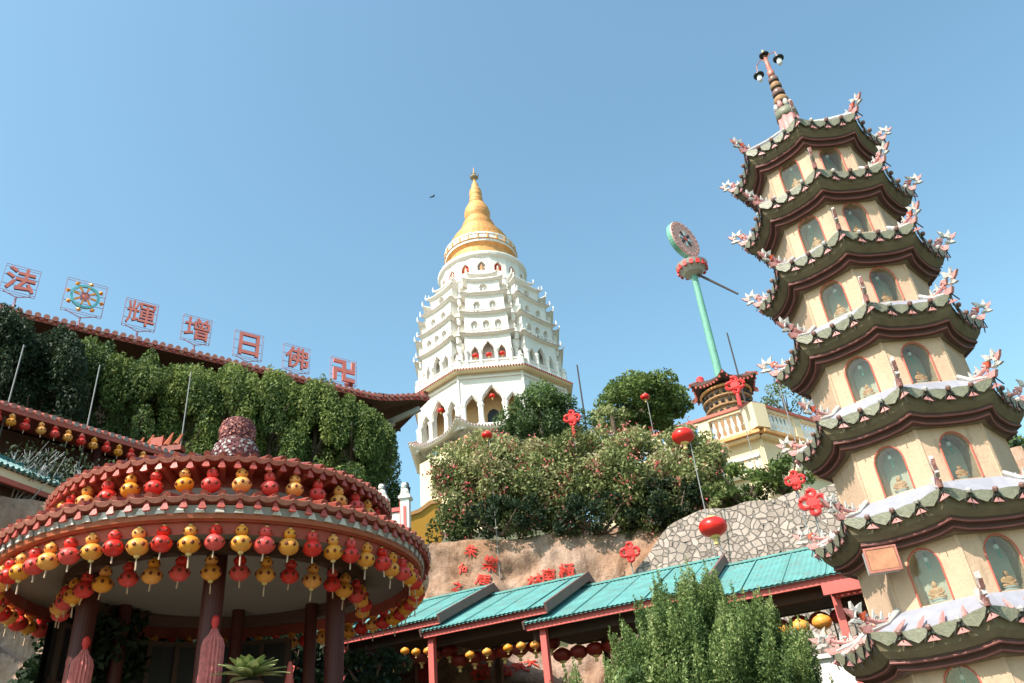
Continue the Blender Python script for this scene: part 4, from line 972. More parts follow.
mb = MB(); mb.lathe([(2.85, 46.0), (2.85, 47.0), (2.72, 47.1), (2.72, 47.4), (2.45, 47.5), (2.4, 48.0), (2.12, 48.1), (2.06, 48.5), (1.78, 48.6), (1.72, 49.0), (1.52, 49.1), (1.56, 49.5), (1.4, 49.6), (1.38, 49.95), (1.12, 50.1), (1.1, 50.4), (1.2, 50.8), (1.22, 51.2), (1.1, 51.7), (.85, 52.2), (.62, 52.5)], 36, M['gold'])
for k in range(16):
    a = k*PI/8; mb.prism([(-.35, 0), (.35, 0), (0, .9)], .1, M['gold'], rotmap((2.72*math.cos(a), 2.72*math.sin(a), 46.5), (-math.sin(a), math.cos(a), 0), (math.cos(a), math.sin(a), 0), Vector((-.35*math.cos(a), -.35*math.sin(a), .94))))
mb.build('gold_dome', wp)
mb = MB(); mb.lathe([(.62, 52.4), (.72, 52.55), (.55, 52.7), (.64, 52.9), (.62, 53.1), (.5, 53.2), (.6, 53.4), (.62, 53.7), (.5, 53.85), (.58, 54.0), (.45, 54.3), (.3, 54.6), (.32, 54.8), (.16, 55.2), (.1, 55.5), (.14, 55.6), (.05, 55.8), (.04, 57.0), (.001, 57.2)], 20, M['gold'])
mb.lathe([(.1, 55.75), (.42, 55.8), (.42, 55.86), (.1, 55.9)], 12, M['shardwhite']); mb.lathe([(.05, 56.2), (.22, 56.25), (.05, 56.3)], 10, M['lgold'])
for k in range(6):
    a = k*PI/3; mb.tube([(.3*math.cos(a), .3*math.sin(a), 55.8), (.48*math.cos(a), .48*math.sin(a), 56.2)], .03, M['rod'], 4)
mb.build('spire', wp, smooth=True)

# ================================================================ HALL (upper left) with roof characters
HR = Vector((-3.9, 30.9, 0)); HL = Vector((-16.2, 20.85, 0)); HD = (HR - HL).normalized(); HN = Vector((-HD.y, HD.x, 0))
if HN.y < 0: HN = -HN
HZ = 17.38
hall = empty('temple_hall', HL + HN*5, label='long temple hall with red barrel-tiled roof and brown eaves behind the tall trees', cat='temple')
hin = Matrix.Translation(-(HL + HN*5)); LEN = (HR - HL).length
def H(s, n_, z): return HL + HD*s + HN*n_ + Vector((0, 0, z))
def lifts(s): return .55*sm(LEN - 3.2, LEN, s)**1.5
mb = MB(); S = [-14 + (LEN + 14)*i/90 for i in range(91)]
rowf = lambda n_, dz, ex=0: [H(s, n_, HZ + dz + lifts(s)*(1 - min(1, n_/6))) for s in S]
mb.loft([rowf(0, 0), rowf(3, 1.2), rowf(7, 3.0), rowf(11, 1.6), rowf(14, .2)], M['tile'], hin, closed=False)
mb.loft([rowf(0, -.14), rowf(2.4, .15), rowf(2.4, -.35)], M['brown2'], hin, closed=False); mb.loft([rowf(0, 0), rowf(0, -.14)], M['redband'], hin, closed=False)
# right end: curved corner eave running back
E_ = [H(LEN, n_, HZ + .55*(1 - min(1, n_/5)) + .0) for n_ in [0, .6, 1.4, 2.4, 4, 7, 11, 14]]
E2 = [p + Vector((0, 0, d)) for p, d in zip(E_, [0, .25, .55, .95, 1.6, 2.9, 1.5, .2])]
mb.loft([E_, E2], M['brown2'], hin, closed=False)
mb.loft([[p + Vector((0, 0, -.14)) for p in E_], [p - HD*2.4 + Vector((0, 0, -.3)) for p in E_]], M['brown2'], hin, closed=False); mb.loft([E_, [p + Vector((0, 0, -.14)) for p in E_]], M['redband'], hin, closed=False)
hr_ = mb.build('roof', hall)
mb = MB(); s = -14; i = 0
while s < LEN - .05:
    l_ = lifts(s); p0 = hin @ H(s, -.05, HZ + .07 + l_); p1 = hin @ H(s, 2.2, HZ + .07 + .88 + l_*.6)
    mb.tube([p0, p1], [.085, .08], M['tile'], 7)
    T = rotmap(p0 - HN*.015, HD, -HN, Vector((0, 0, 1))); mb.prism([(.1*math.cos(2*PI*j/8), .1*math.sin(2*PI*j/8)) for j in range(8)], .03, M['tilecap'], T)
    T = rotmap(hin @ H(s + .13, -.03, HZ + l_), HD, -HN, Vector((0, 0, 1))); mb.prism([(-.1, .03), (-.07, -.07), (0, -.12), (.07, -.07), (.1, .03)], .03, M['tilecap'] if i % 2 else M['tiledrip'], T)
    s += .265; i += 1
k = 0; q = .1
while q < 12:
    zz = HZ + .55*(1 - min(1, q/5)); p0 = hin @ (H(LEN + .05, q, zz + .07)); T = rotmap(p0, HN, HD, Vector((0, 0, 1))); mb.prism([(.1*math.cos(2*PI*j/8), .1*math.sin(2*PI*j/8)) for j in range(8)], .12, M['tilecap'], T); q += .265
mb.beam(hin @ H(LEN - .1, 0, HZ + .75), hin @ H(LEN - .1, 5, HZ + 2.3), .22, .22, M['tile'])
mb.tube([hin @ H(LEN - 3.4, 1, HZ + .9), hin @ H(LEN - 3.4, .55, HZ + .62)], .1, M['tile'], 6)
mb.build('roof_tiles', hr_)
mb = MB(); mb.box((0, 0, 0), (LEN + 14 - 2.6, 9.5, 9.2), M['brown2'], Matrix.Translation(hin @ H((LEN - 14)/2 - 1.3, 2.4 + 4.75, HZ - .4 - 4.6)) @ Matrix.Rotation(math.atan2(HD.y, HD.x), 4, 'Z')); mb.build('wall', hall)
mb = MB()
s = LEN - 2.4
while s > -13:
    mb.beam(hin @ H(s, 2.35, HZ - 1.2), hin @ H(s, .6, HZ - .12), .14, .28, M['brown']); s -= 2.2
mb.beam(hin @ H(LEN - 2.3, 2.3, HZ - .8), hin @ H(LEN - .25, .25, HZ + .1), .16, .22, M['grey']); mb.beam(hin @ H(LEN - 2.3, 2.3, HZ - 1.5), hin @ H(LEN - 1.1, 1.1, HZ - .35), .16, .3, M['grey'])
mb.build('eave_bracket', hall)

def sign_at(px, py, ch, size, lab, kind='char'):
    d = ray(px, py); n0 = .55   # plane parallel to the facade, n0 behind the eave
    o2 = Vector((d.x, d.y, 0)); t = (HL + HN*n0).dot(HN) / o2.dot(HN); c = Vector((d.x*t, d.y*t, CAMZ + d.z*t))
    zroof = HZ + .45; root = empty('roof_sign', (c.x, c.y, c.z), math.atan2(HD.y, HD.x), label=lab, cat='sign', group='sign characters standing along the hall roof')
    h = size/2
    mb = MB(); fr = M['signframe']; e = h*1.08
    for y in (.0, .14):
        for a, b in (((-e, -e), (e, -e)), ((e, -e), (e, e)), ((e, e), (-e, e)), ((-e, e), (-e, -e))): mb.beam((a[0], y, a[1]), (b[0], y, b[1]), .013, .013, fr, (0, 1, 0))
    for x in (-e, e):
        for z in (-e, e): mb.beam((x, 0, z), (x, .14, z), .013, .013, fr, (1, 0, 0))
    for z in (-e*.35, e*.35): mb.beam((-e, .12, z), (e, .12, z), .013, .013, M['signedge'], (0, 1, 0))
    zb = zroof - c.z
    mb.build('frame', root)
    mb = MB(); mb.tube([(0, .07, -e*1.25), (0, .07, zb)], .04, fr, 6); mb.tube([(-e*.8, .07, -e), (0, .07, -e*1.3), (e*.8, .07, -e)], .018, fr, 5); mb.build('post', root)
    if kind == 'char':
        me = text_mesh(ch, size*1.06, .045, M['signred'], {'輝': .006, '增': .010}.get(ch, .02)); o = bpy.data.objects.new('character', me); COL.objects.link(o); o.parent = root
        me.materials.append(M['signedge'])
        for p in me.polygons:
            if abs(p.normal.z) < .5: p.material_index = 1
        zs = [v.co for v in me.vertices]; mx_ = (max(v.x for v in zs) + min(v.x for v in zs))/2; my_ = (max(v.y for v in zs) + min(v.y for v in zs))/2
        sx = size*.94/max(.01, max(v.x for v in zs) - min(v.x for v in zs)); sy = size*.96/max(.01, max(v.y for v in zs) - min(v.y for v in zs))
        if ch == '日': sx *= .82
        o.rotation_euler = (PI/2, 0, 0); o.scale = (sx, sy, 1); o.location = (-mx_*sx, 0, -my_*sy)
    elif kind == 'manji':
        mb = MB(); w_ = size*.15; g = h*.92
        mb.box((0, 0, 0), (w_, .09, 2*g), M['signred']); mb.box((0, .001, 0), (2*g, .088, w_), M['signred'])
        mb.box((-g/2 - w_/4, 0, g - w_/2), (g - w_/2, .09, w_), M['signred']); mb.box((g/2 + w_/4, 0, -g + w_/2), (g - w_/2, .09, w_), M['signred'])
        mb.box((g - w_/2, 0, g/2 + w_/4), (w_, .09, g - w_/2), M['signred']); mb.box((-g + w_/2, 0, -g/2 - w_/4), (w_, .09, g - w_/2), M['signred'])
        mb.build('character', root)
    else:
        mb = MB(); T = Matrix.Rotation(PI/2, 4, 'X')
        mb.lathe([(h*.66, -.04), (h*.8, -.04), (h*.8, .04), (h*.66, .04), (h*.66, -.04)], 28, M['cyan'], T, cap=False)
        mb.lathe([(h*.22, -.05), (h*.28, -.05), (h*.28, .05), (h*.22, .05), (h*.22, -.05)], 16, M['signframe'], T, cap=False); mb.build('wheel_rim', root)
        mb = MB()
        for k in range(8):
            a = k*PI/4 + .2; T2 = Matrix.Rotation(a, 4, 'Y')
            mb.box((h*.47, -.05, 0), (h*.34, .05, h*.1), M['lyel'], T2); mb.lathe([(.001, -.09*size), (.07*size, 0), (.001, .09*size)], 6, M['lyel'], Matrix.Rotation(a, 4, 'Y') @ Matrix.Translation((h*.95, 0, 0)))
        mb.build('spokes', root); mb = MB(); mb.lathe([(.001, .06), (h*.18, .05), (h*.2, 0), (h*.18, -.05), (.001, -.06)], 12, M['signred'], T); mb.build('hub', root)
sign_at(21, 280, '法', .97, 'leftmost coral sign character 法 on a post above the hall roof')
sign_at(85, 297, '', 1.2, 'dharma wheel sign with cyan rim and yellow spokes above the hall roof', 'wheel')
sign_at(141, 314, '輝', 1.04, 'coral sign character 輝 between the wheel sign and the 增 sign on the hall roof')
sign_at(197, 329, '增', .98, 'coral sign character 增 on a post above the hall roof')
sign_at(249, 345, '日', 1.04, 'coral sign character 日 on a post above the hall roof')
sign_at(297, 358, '佛', 1.03, 'coral sign character 佛 on a post above the hall roof')
sign_at(344, 371, '卍', 1.06, 'rightmost coral sign, the buddhist 卍 mark, above the hall roof', 'manji')

# ================================================================ LEFT LOW GALLERY with lantern row, teal coping roof
GA = Vector((-10.22, 13.65, 0))*1.08; GB = Vector((-7.8, 17.1, 0))*1.08; GD = (GB - GA).normalized(); GN = Vector((-GD.y, GD.x, 0)); GZ = 10.28
gl = empty('gallery', GA + GN*2, label='long low gallery with red tiled eave above a lantern row, left of the pavilion', cat='gallery'); gin = Matrix.Translation(-(GA + GN*2))
def G(s, n_, z): return GA + GD*s + GN*n_ + Vector((0, 0, z))
mb = MB(); s0, s1 = -5.0, 6.0
zl = lambda s: .0
mb.loft([[gin @ G(s, 0, GZ) for s in (s0, s1)], [gin @ G(s, 2.4, GZ + 1.1) for s in (s0, s1)], [gin @ G(s, 4.2, GZ + .3) for s in (s0, s1)]], M['tile'], closed=False)
mb.loft([[gin @ G(s, 0, GZ - .08) for s in (s0, s1)], [gin @ G(s, 1.4, GZ + .2) for s in (s0, s1)]], M['redband'], closed=False); mb.beam(gin @ G(s0, .0, GZ - .05), gin @ G(s1, .0, GZ - .05), .06, .1, M['redband'])
gr = mb.build('roof', gl)
mb = MB(); s = s0
while s < s1:
    p0 = gin @ G(s, -.03, GZ + .05); p1 = gin @ G(s, 2.4, GZ + 1.15); mb.tube([p0, p1], [.055, .05], M['tile'], 6); T = rotmap(p0, GD, -GN, Vector((0, 0, 1))); mb.prism([(.065*math.cos(2*PI*j/8), .065*math.sin(2*PI*j/8)) for j in range(8)], .03, M['tilegrey'] if random.random() < .5 else M['tilecap'], T)
    T = rotmap(gin @ G(s + .085, -.01, GZ), GD, -GN, Vector((0, 0, 1))); mb.prism([(-.07, .02), (0, -.09), (.07, .02)], .02, M['tiledrip'], T); s += .17
mb.build('roof_tiles', gr)
mb = MB(); mb.beam(gin @ G(s0, 1.4, GZ - 1.2), gin @ G(s1, 1.4, GZ - 1.2), .2, 2.6, M['brown2']); mb.build('wall', gl)
for i in range(5):
    s = s0 + .4 + i*2.35; mb = MB(); mb.tube([gin @ G(s, .5, 7), gin @ G(s, .5, GZ)], .1, M['pillar'], 10); mb.build('post', gl)
for i in range(16):
    s = -.3 + i*.30; place_gourd(G(s, -.02, GZ - .1), 'yellow' if i % 2 == 0 else 'red', '%s lantern from the left under the low gallery eave, a %s gourd' % (ORD[i], 'yellow' if i % 2 == 0 else 'red'), 'gourd lanterns under the gallery eave', .66, short=True)
# orange tiled ridge end behind
mb = MB(); c = P(158, 438, 20.5)
for i in range(5): mb.tube([(c.x - .5 + i*.25, c.y, c.z - .25), (c.x - .42 + i*.25, c.y + .1, c.z + .1 + .05*(i % 2))], [.09, .02], M['rail'], 6)
mb.box((c.x, c.y + .1, c.z - .33), (1.3, .3, .14), M['tile']); mb.box((c.x, c.y + .1, 4 + c.z/2), (.3, .3, c.z - 8), M['redband'])
mb.build('roof_ridge_end', label='orange-red flame-like ridge end rising behind the low gallery roof', cat='roof ornament')
# teal coping roof, lower left
TA = P(0, 466, 16.9); TB = P(76, 493, 18.0); TZ = (TA.z + TB.z)/2; TA.z = TB.z = 0; TD = (TB - TA).normalized(); TN = Vector((-TD.y, TD.x, 0))
tc = empty('coping_roof', (TA.x, TA.y, 0), label='low boundary roof with teal tiles and a yellow beam at the far left', cat='roof'); t0 = Vector((TA.x, TA.y, 0))
def Tq(s, n_, z): return TD*s + TN*n_ + Vector((0, 0, z))
mb = MB(); mb.loft([[Tq(-4, 0, TZ), Tq(1.95, 0, TZ)], [Tq(-4, .5, TZ + .32), Tq(1.95, .5, TZ + .32)], [Tq(-4, 1.0, TZ), Tq(1.95, 1.0, TZ)]], M['tealtile'], closed=False)
s = -4
while s < 1.95:
    mb.tube([Tq(s, -.02, TZ + .03), Tq(s, .5, TZ + .36)], [.045, .04], M['tealtile'], 6); mb.tube([Tq(s + .06, -.03, TZ), Tq(s + .06, .02, TZ + .02)], .035, M['celadon'], 5); s += .125
mb.beam(Tq(-4, .5, TZ + .38), Tq(1.95, .5, TZ + .38), .12, .1, M['tealtile']); mb.build('tiles', tc)
mb = MB(); mb.beam(Tq(-4, .08, TZ - .09), Tq(1.95, .08, TZ - .09), .08, .16, M['cream']); mb.beam(Tq(-4, .08, TZ - .22), Tq(1.95, .08, TZ - .22), .07, .1, M['pinktrim']); mb.build('beam', tc)
mb = MB(); mb.beam(Tq(-4, .4, TZ - .55), Tq(1.95, .4, TZ - .55), .08, .7, M['brown'])
s = -3.9
while s < 1.9: mb.beam(Tq(s, .3, TZ - .3), Tq(s, .3, TZ - .9), .04, .05, M['green'] if int(s*10) % 3 == 0 else M['brown2']); s += .22
mb.build('lattice', tc)
for s in (-3.9, -1.9, .1, 1.85): mb = MB(); mb.tube([Tq(s, .4, 6.6), Tq(s, .4, TZ)], .07, M['pillar'], 8); mb.build('post', tc)

# ================================================================ TERRACE BUILDING, TOWER, EMBLEM POLE (right of centre)
K = P(752, 405, 33.7); kz = K.z; K.z = 0
KL = P(600, 440, 36.0); KL.z = 0; KR = P(850, 430, 40.0); KR.z = 0
tb = empty('terrace_building', K, label='cream and yellow terrace building with balustrades above the stone wall', cat='building'); kin = Matrix.Translation(-K)
mbw, mbb, mbt = MB(), MB(), MB(); BAL = []
for A, B in ((KL, K), (K, KR)):
    d = (B - A); ln = d.length; d.normalize(); nn = Vector((d.y, -d.x, 0))
    if nn.dot(-A) < 0: nn = -nn
    q = lambda s, n_, z: kin @ (A + d*s + nn*n_ + Vector((0, 0, z)))
    mbt.beam(q(-.1, .05, kz), q(ln + .1, .05, kz), .35, .14, M['pinktrim']); mbt.beam(q(0, .02, kz - .13), q(ln, .02, kz - .13), .28, .12, M['cream'])
    mbt.beam(q(0, .03, kz - 1.2), q(ln, .03, kz - 1.2), .36, .16, M['cream']); mbt.beam(q(-.1, .14, kz - 1.36), q(ln + .1, .14, kz - 1.36), .5, .14, M['orangetrim']); mbt.beam(q(0, .06, kz - 1.5), q(ln, .06, kz - 1.5), .36, .1, M['cream'])
    mbw.beam(q(0, -.25, kz - 5), q(ln, -.25, kz - 5), .3, 7.0, M['cream'])
    s = .4; i = 0
    while s < ln - .3:
        if i % 8 == 0: mbt.box(tuple(q(s, 0, kz - .65)), (.5, .32, 1.1), M['cream'], rz=math.atan2(d.y, d.x)); s += .42
        else: BAL.append((q(s, 0, kz - .65), 1)); s += .28
        i += 1
    s = .4
    mbt.beam(q(0, 1.1, kz - 2.75), q(ln, 1.1, kz - 2.75), .3, .12, M['whiteb']); mbt.beam(q(0, 1.1, kz - 3.5), q(ln, 1.1, kz - 3.5), .34, .14, M['cream']); mbw.beam(q(0, .95, kz - 5.3), q(ln, .95, kz - 5.3), .3, 3.6, M['cream'])
    while s < ln: BAL.append((q(s, 1.1, kz - 3.12), .68)); s += .3
mbt.box(tuple(kin @ (K + Vector((0, 0, kz - .65)))), (.75, .75, 1.15), M['cream'], rz=.5)
d1 = (KL - K).normalized(); d2 = (KR - K).normalized()
o = MB(); o.add([tuple(kin @ p) for p in (KL + Vector((0, 0, kz - 1.3)), K + Vector((0, 0, kz - 1.3)), KR + Vector((0, 0, kz - 1.3)), KR + KL - K + Vector((0, 0, kz - 1.3)))], [(0, 1, 2, 3)], M['grey']); o.build('terrace_floor', tb)
mbw.build('wall', tb); mbt.build('parapet', tb); 
mbb.lathe([(.07, -.45), (.07, -.4), (.045, -.3), (.1, -.08), (.06, .15), (.045, .3), (.07, .4), (.07, .45)], 8, M['whiteb']); bo = mbb.build('baluster', tb)
for i, (p, sz) in enumerate(BAL):
    o = bo if i == 0 else bo.copy()
    if i: COL.objects.link(o); o.parent = tb
    o.location = p; o.scale = (1, 1, sz)
# carved tower
tc_ = P(727, 400, 38.0); tw = empty('carved_tower', (tc_.x, tc_.y, 0), label='round tiered ochre tower with dark upturned roof standing on the terrace', cat='tower')
zt0 = P(727, 391, 38).z
mb = MB(); mb.lathe([(.98, kz - 1.4), (1.02, zt0 - 1.9), (1.1, zt0)], 24, M['ochre'])
for i in range(4):
    z_ = zt0 - 1.7 + i*.48; rr = 1.03 + .06*i; mb.lathe([(rr, z_), (rr + .09, z_ + .03), (rr + .09, z_ + .1), (rr, z_ + .12)], 24, M['orangetrim'] if i == 3 else M['ochre'], cap=False)
    for j in range(20):
        a = 2*PI*(j + .5*(i % 2))/20; mb.lathe([(.001, .0), (.09, .03), (.11, .12), (.05, .2)], 6, M['darkwire'], Matrix.Translation((rr*math.cos(a), rr*math.sin(a), z_ + .18)))
mb.build('tower_body', tw)
mb = MB(); mb.loft([octring(1.0, zt0, 0, 0, 6, 6, .3), octring(1.75, zt0 + .0, .22, .25, 6, 6, .3), octring(1.75, zt0 + .1, .22, .25, 6, 6, .3), octring(.9, zt0 + .55, 0, 0, 6, 6, .3), octring(.05, zt0 + .95, 0, 0, 6, 6, .3)], M['brown'])
for p in octring(1.75, zt0 + .02, .22, .25, 9, 6, .3): mb.tube([p, (p[0]*.7, p[1]*.7, p[2] + .25)], [.07, .05], M['tile'], 5); mb.box((p[0], p[1], p[2] - .08), (.08, .08, .1), M['pinktrim'])
mb.build('roof', tw)
mb = MB(); q = P(700, 380, 38); 
ab = Vector((q.x - tc_.x, q.y - tc_.y, zt0 + .55)); mb.lathe([(.05, 0), (.2, .1), (.2, .45), (.1, .55)], 10, M['knotred'], Matrix.Translation(ab)); mb.tube([ab, (0, 0, zt0 + .6)], .03, M['rod'], 4); mb.build('roof_lamp', tw)
# emblem pole
c0 = P(716, 385, 40.5); c1 = P(692, 268, 40.5)
ep = empty('emblem_pole', (c1.x, c1.y, 0), label='tall jade-green pole topped by a tilted lotus disc emblem', cat='pole')
xy = Vector((c1.x, c1.y, 0))
gz = terrxy(c1.x, c1.y)
mb = MB(); mb.tube([(0, 0, gz - .2), (0, 0, c1.z)], [.27, .18], M['green'], 14); mb.build('pole', ep)
mb = MB(); T = Matrix.Translation((0, 0, c1.z))
mb.lathe([(.2, -.6), (.55, -.45), (.85, -.1), (.95, .15), (.85, .2), (.3, .22)], 24, M['shardwhite'], T)
for k in range(14):
    a = 2*PI*k/14; mb.box((.86*math.cos(a), .86*math.sin(a), -.02), (.1, .2, .42), M['knotred'], T, rz=a)
mb.build('lotus_cup', ep)
vd = ray(684, 238); vd.normalize(); nrm = Vector((.66, -.75, .02)).normalized()
dc = P(684, 240, 40.5) - xy; x_ = nrm.cross(Vector((0, 0, 1))).normalized(); z_ = x_.cross(nrm)
T = rotmap(dc, x_, z_, nrm)
mb = MB(); mb.lathe([(.02, -.3), (1.2, -.3), (1.3, -.22), (1.3, .02), (1.28, .06), (.02, .08)], 40, M['green'], T); mb.lathe([(.02, .12), (1.26, .12), (1.28, .06)], 40, M['shardpale'], T, cap=False)
for k in range(20):
    a = 2*PI*k/20; mb.lathe([(.001, .0), (.09, .02), (.001, .05)], 8, M['shardpale'], T @ Matrix.Translation((1.12*math.cos(a), 1.12*math.sin(a), .12)))
for k in range(8):
    a = 2*PI*k/8; mb.box((.4*math.cos(a), .4*math.sin(a), .14), (.34, .16, .03), M['black'] if k % 2 else M['shardblue'], T, rz=a)
mb.lathe([(.001, .16), (.2, .14), (.24, .09)], 12, M['shardred'], T); mb.build('disc', ep)
mb = MB(); a1 = P(738, 294, 40.5) - xy; mb.tube([(0, 0, c1.z - .3), tuple(a1)], [.09, .06], M['rod'], 8); mb.build('side_arm', ep)
sc_top = dc - z_*1.15; mb = MB(); mb.tube([(0, 0, c1.z + .1), tuple(sc_top)], .12, M['green'], 8); mb.build('neck', ep)

# plain masts
def mast(px, py, D, r, lab, m='rod', cat='mast', zb=None, arm=None):
    t = P(px, py, D); g = (terrxy(t.x, t.y) if zb is None else zb) - .2
    mb = MB(); mb.tube([(t.x, t.y, g), (t.x, t.y, t.z)], [r*.6, r*.45] if m == 'steel' else [r*.75, r*.55], M[m], 7)
    if arm: mb.tube([(t.x, t.y, t.z - .15), (t.x + arm, t.y, t.z - .05)], r*.6, M[m], 5); mb.lathe([(.01, .06), (.1, .04), (.12, -.03), (.01, -.05)], 8, M['steel'], Matrix.Translation((t.x + arm, t.y, t.z - .05)))
    return mb.build('mast', label=lab, cat=cat)
mast(577, 365, 30, .06, 'thin dark mast standing right of the white pagoda')
mast(727, 333, 37, .07, 'thin dark mast beside the green emblem pole')
mast(100, 365, 19.5, .035, 'slender grey pole in front of the dark trees above the low gallery', 'steel', 'pole', 7)
mast(191, 372, 20.5, .035, 'slender grey pole before the bright weeping trees', 'steel', 'pole', 7)
mast(24, 345, 19.0, .035, 'slender grey pole at the far left before the trees', 'steel', 'pole', 7)
mast(779, 385, 27, .04, 'thin grey pole between the terrace and the olive pagoda eaves', 'steel', 'pole')
mast(668, 430, 26, .02, 'very thin wire pole above the hedge', 'steel', 'pole')

# ================================================================ RED KNOT ORNAMENTS
def knot(px, py, D, s, lab, polelab=None, tassel=True, zb=None, face=None):
    c = P(px, py, D); root = empty('knot_ornament', c, -math.atan2(c.x, c.y), label=lab, cat='knot ornament', group='red cord knot ornaments')
    mb = MB(); mb.box((0, 0, 0), (s*.42, s*.16, s*.42), M['knotred'], ry=PI/4); mb.box((0, .002, 0), (s*.34, s*.22, s*.34), M['knotred'])
    for a in (0, PI/2, PI, 1.5*PI):
        for off in (0,):
            mb.tube([(s*(.3*math.cos(a)) + s*.22*math.cos(a + t), 0, s*(.3*math.sin(a)) + s*.22*math.sin(a + t)) for t in [2*PI*i/10 for i in range(11)]] if a in (0, PI) else [(s*.16*math.cos(t), 0, s*(.36*(1 if a < 2 else -1)) + s*.16*math.sin(t)) for t in [2*PI*i/8 for i in range(9)]], s*.105, M['knotred'], 6)
    mb.build('knot', root)
    if tassel:
        mb = MB(); mb.lathe([(s*.05, -s*.5), (s*.09, -s*.6), (s*.11, -s*.7), (s*.12, -s*1.35)], 10, M['knotred']); mb.build('tassel', root)
    if polelab:
        g = (terrxy(c.x, c.y) if zb is None else zb) - .2
        mb = MB(); mb.tube([(c.x, c.y + .12, g), (c.x, c.y + .12, c.z + s*.3)], .02, M['steel'], 6); mb.build('knot_pole', label=polelab, cat='pole', group='thin poles holding the knot ornaments')
knot(572, 418, 23.2, .48, 'red knot with tassel above the flowering hedge, right of the white pagoda', 'thin pole behind the red knot above the hedge')
knot(735, 385, 33.0, .75, 'large red knot with long tassel in front of the carved ochre tower', 'thin pole behind the large knot by the tower')
knot(630, 552, 20.8, .46, 'red knot hanging against the bare rock above the teal roof', 'thin pole holding the knot against the rock', False, zb=6)
knot(795, 480, 19.5, .42, 'small red knot at the top of the stone wall', 'thin pole holding the small knot at the stone wall', False, zb=4.5)
knot(813, 502, 18.8, .55, 'large red knot in front of the stone wall beside the pagoda', 'thin pole holding the large knot at the stone wall', False, zb=4.5)

# ================================================================ GATE, ORANGE WALL (between hall and white pagoda)
gc = P(394, 497, 22.9); gate = empty('small_gate', (gc.x, gc.y, gc.z - 1.2), -math.atan2(gc.x, gc.y) - .25, label='small red and white gate with two lion-topped posts left of the hedge', cat='gate')
gate.scale = (.83, .83, .83)
for sx in (-1, 1):
    zo = .12 if sx < 0 else 0
    mb = MB(); mb.box((sx*.42, 0, 0), (.3, .3, 2.6 + zo), M['whiteb']); mb.box((sx*.42 - .17, 0, 0), (.05, .26, 2.4), M['fascia']); mb.box((sx*.42 + .0, -.16, -.1), (.1, .04, 2.2), M['fascia']); mb.box((sx*.42, 0, 1.34 + zo/2), (.44, .44, .1), M['whiteb']); mb.box((sx*.42, 0, 1.44 + zo/2), (.34, .34, .08), M['grey']); mb.build('post', gate)
    mb = MB(); zt_ = 1.48 + zo/2; mb.lathe([(.13, 0), (.14, .1), (.1, .22), (.06, .28)], 10, M['whiteb'], Matrix.Translation((sx*.42, 0, zt_))); mb.lathe([(.04, .22), (.1, .26), (.12, .34), (.08, .42), (.01, .45)], 10, M['whiteb'], Matrix.Translation((sx*.42 - .03, -.04, zt_))); mb.box((sx*.42 + .06, .02, zt_ + .32), (.1, .2, .22), M['black']); mb.tube([(sx*.42 - .12, -.1, zt_), (sx*.42 - .1, -.1, zt_ + .2)], .035, M['whiteb'], 6); mb.tube([(sx*.42 + .1, .1, zt_), (sx*.42 + .13, .12, zt_ + .3)], .035, M['black'], 6); mb.build('lion_finial', gate)
mb = MB(); mb.box((0, 0, .95), (.6, .12, .14), M['fascia']); mb.box((0, .03, .6), (.55, .06, .5), M['whiteb']); mb.box((0, 0, .2), (.6, .14, .3), M['fascia']); mb.box((0, 0, -.6), (.6, .1, 1.2), M['shardpink']); mb.build('panel', gate)
oc = P(421, 518, 28.5); mb = MB(); T = Matrix.Translation((oc.x, oc.y, oc.z - 1.0)) @ Matrix.Rotation(.5, 4, 'Z'); mb.prism([(-.55, -1.2), (.75, -1.2), (.75, 1.6), (.35, 1.5), (-.1, 1.15), (-.55, .95)], .25, M['orangew'], T); mb.prism([(-.6, .95), (-.1, 1.15), (.35, 1.5), (.8, 1.62), (.8, 1.75), (.3, 1.64), (-.15, 1.28), (-.6, 1.08)], .34, M['orangetrim'], T)
mb.build('orange_wall', label='short curved-top orange wall right of the small red gate', cat='wall')

# ================================================================ VEGETATION
def trunk(parent, base, top, r, m=M['bark'], limbs=4, spread=1.0):
    mb = MB(); b = Vector(base); t = Vector(top); mid = b.lerp(t, .5) + Vector((random.uniform(-.1, .1), random.uniform(-.1, .1), 0))
    mb.tube([b, mid, t], [r, r*.7, r*.35], m, 8)
    for i in range(limbs):
        a = 2*PI*i/limbs + random.uniform(0, 1); s0 = b.lerp(t, random.uniform(.45, .75))
        mb.tube([s0, s0 + Vector((math.cos(a)*.4*spread, math.sin(a)*.4*spread, .4)), s0 + Vector((math.cos(a)*spread, math.sin(a)*spread, 1.0))], [r*.4, r*.28, r*.1], m, 5)
    return mb.build('trunk', parent)
def clumps_crown(name, parent, clumps, mat_, ln, wd, dens, axis=(0, 0, 1), inner=.5, jit=.8, vb=None, origin=None):
    P_, A_, V_ = [], [], []
    for c, r, bri in clumps:
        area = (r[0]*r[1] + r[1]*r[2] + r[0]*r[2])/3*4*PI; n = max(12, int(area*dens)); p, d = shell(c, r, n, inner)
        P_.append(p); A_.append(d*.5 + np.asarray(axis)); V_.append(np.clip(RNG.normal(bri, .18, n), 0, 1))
    p = np.concatenate(P_); 
    if origin is not None: p = p - np.asarray(origin)
    return leaf_obj(name, p, np.concatenate(A_), ln, wd, mat_, parent, np.concatenate(V_), jit)
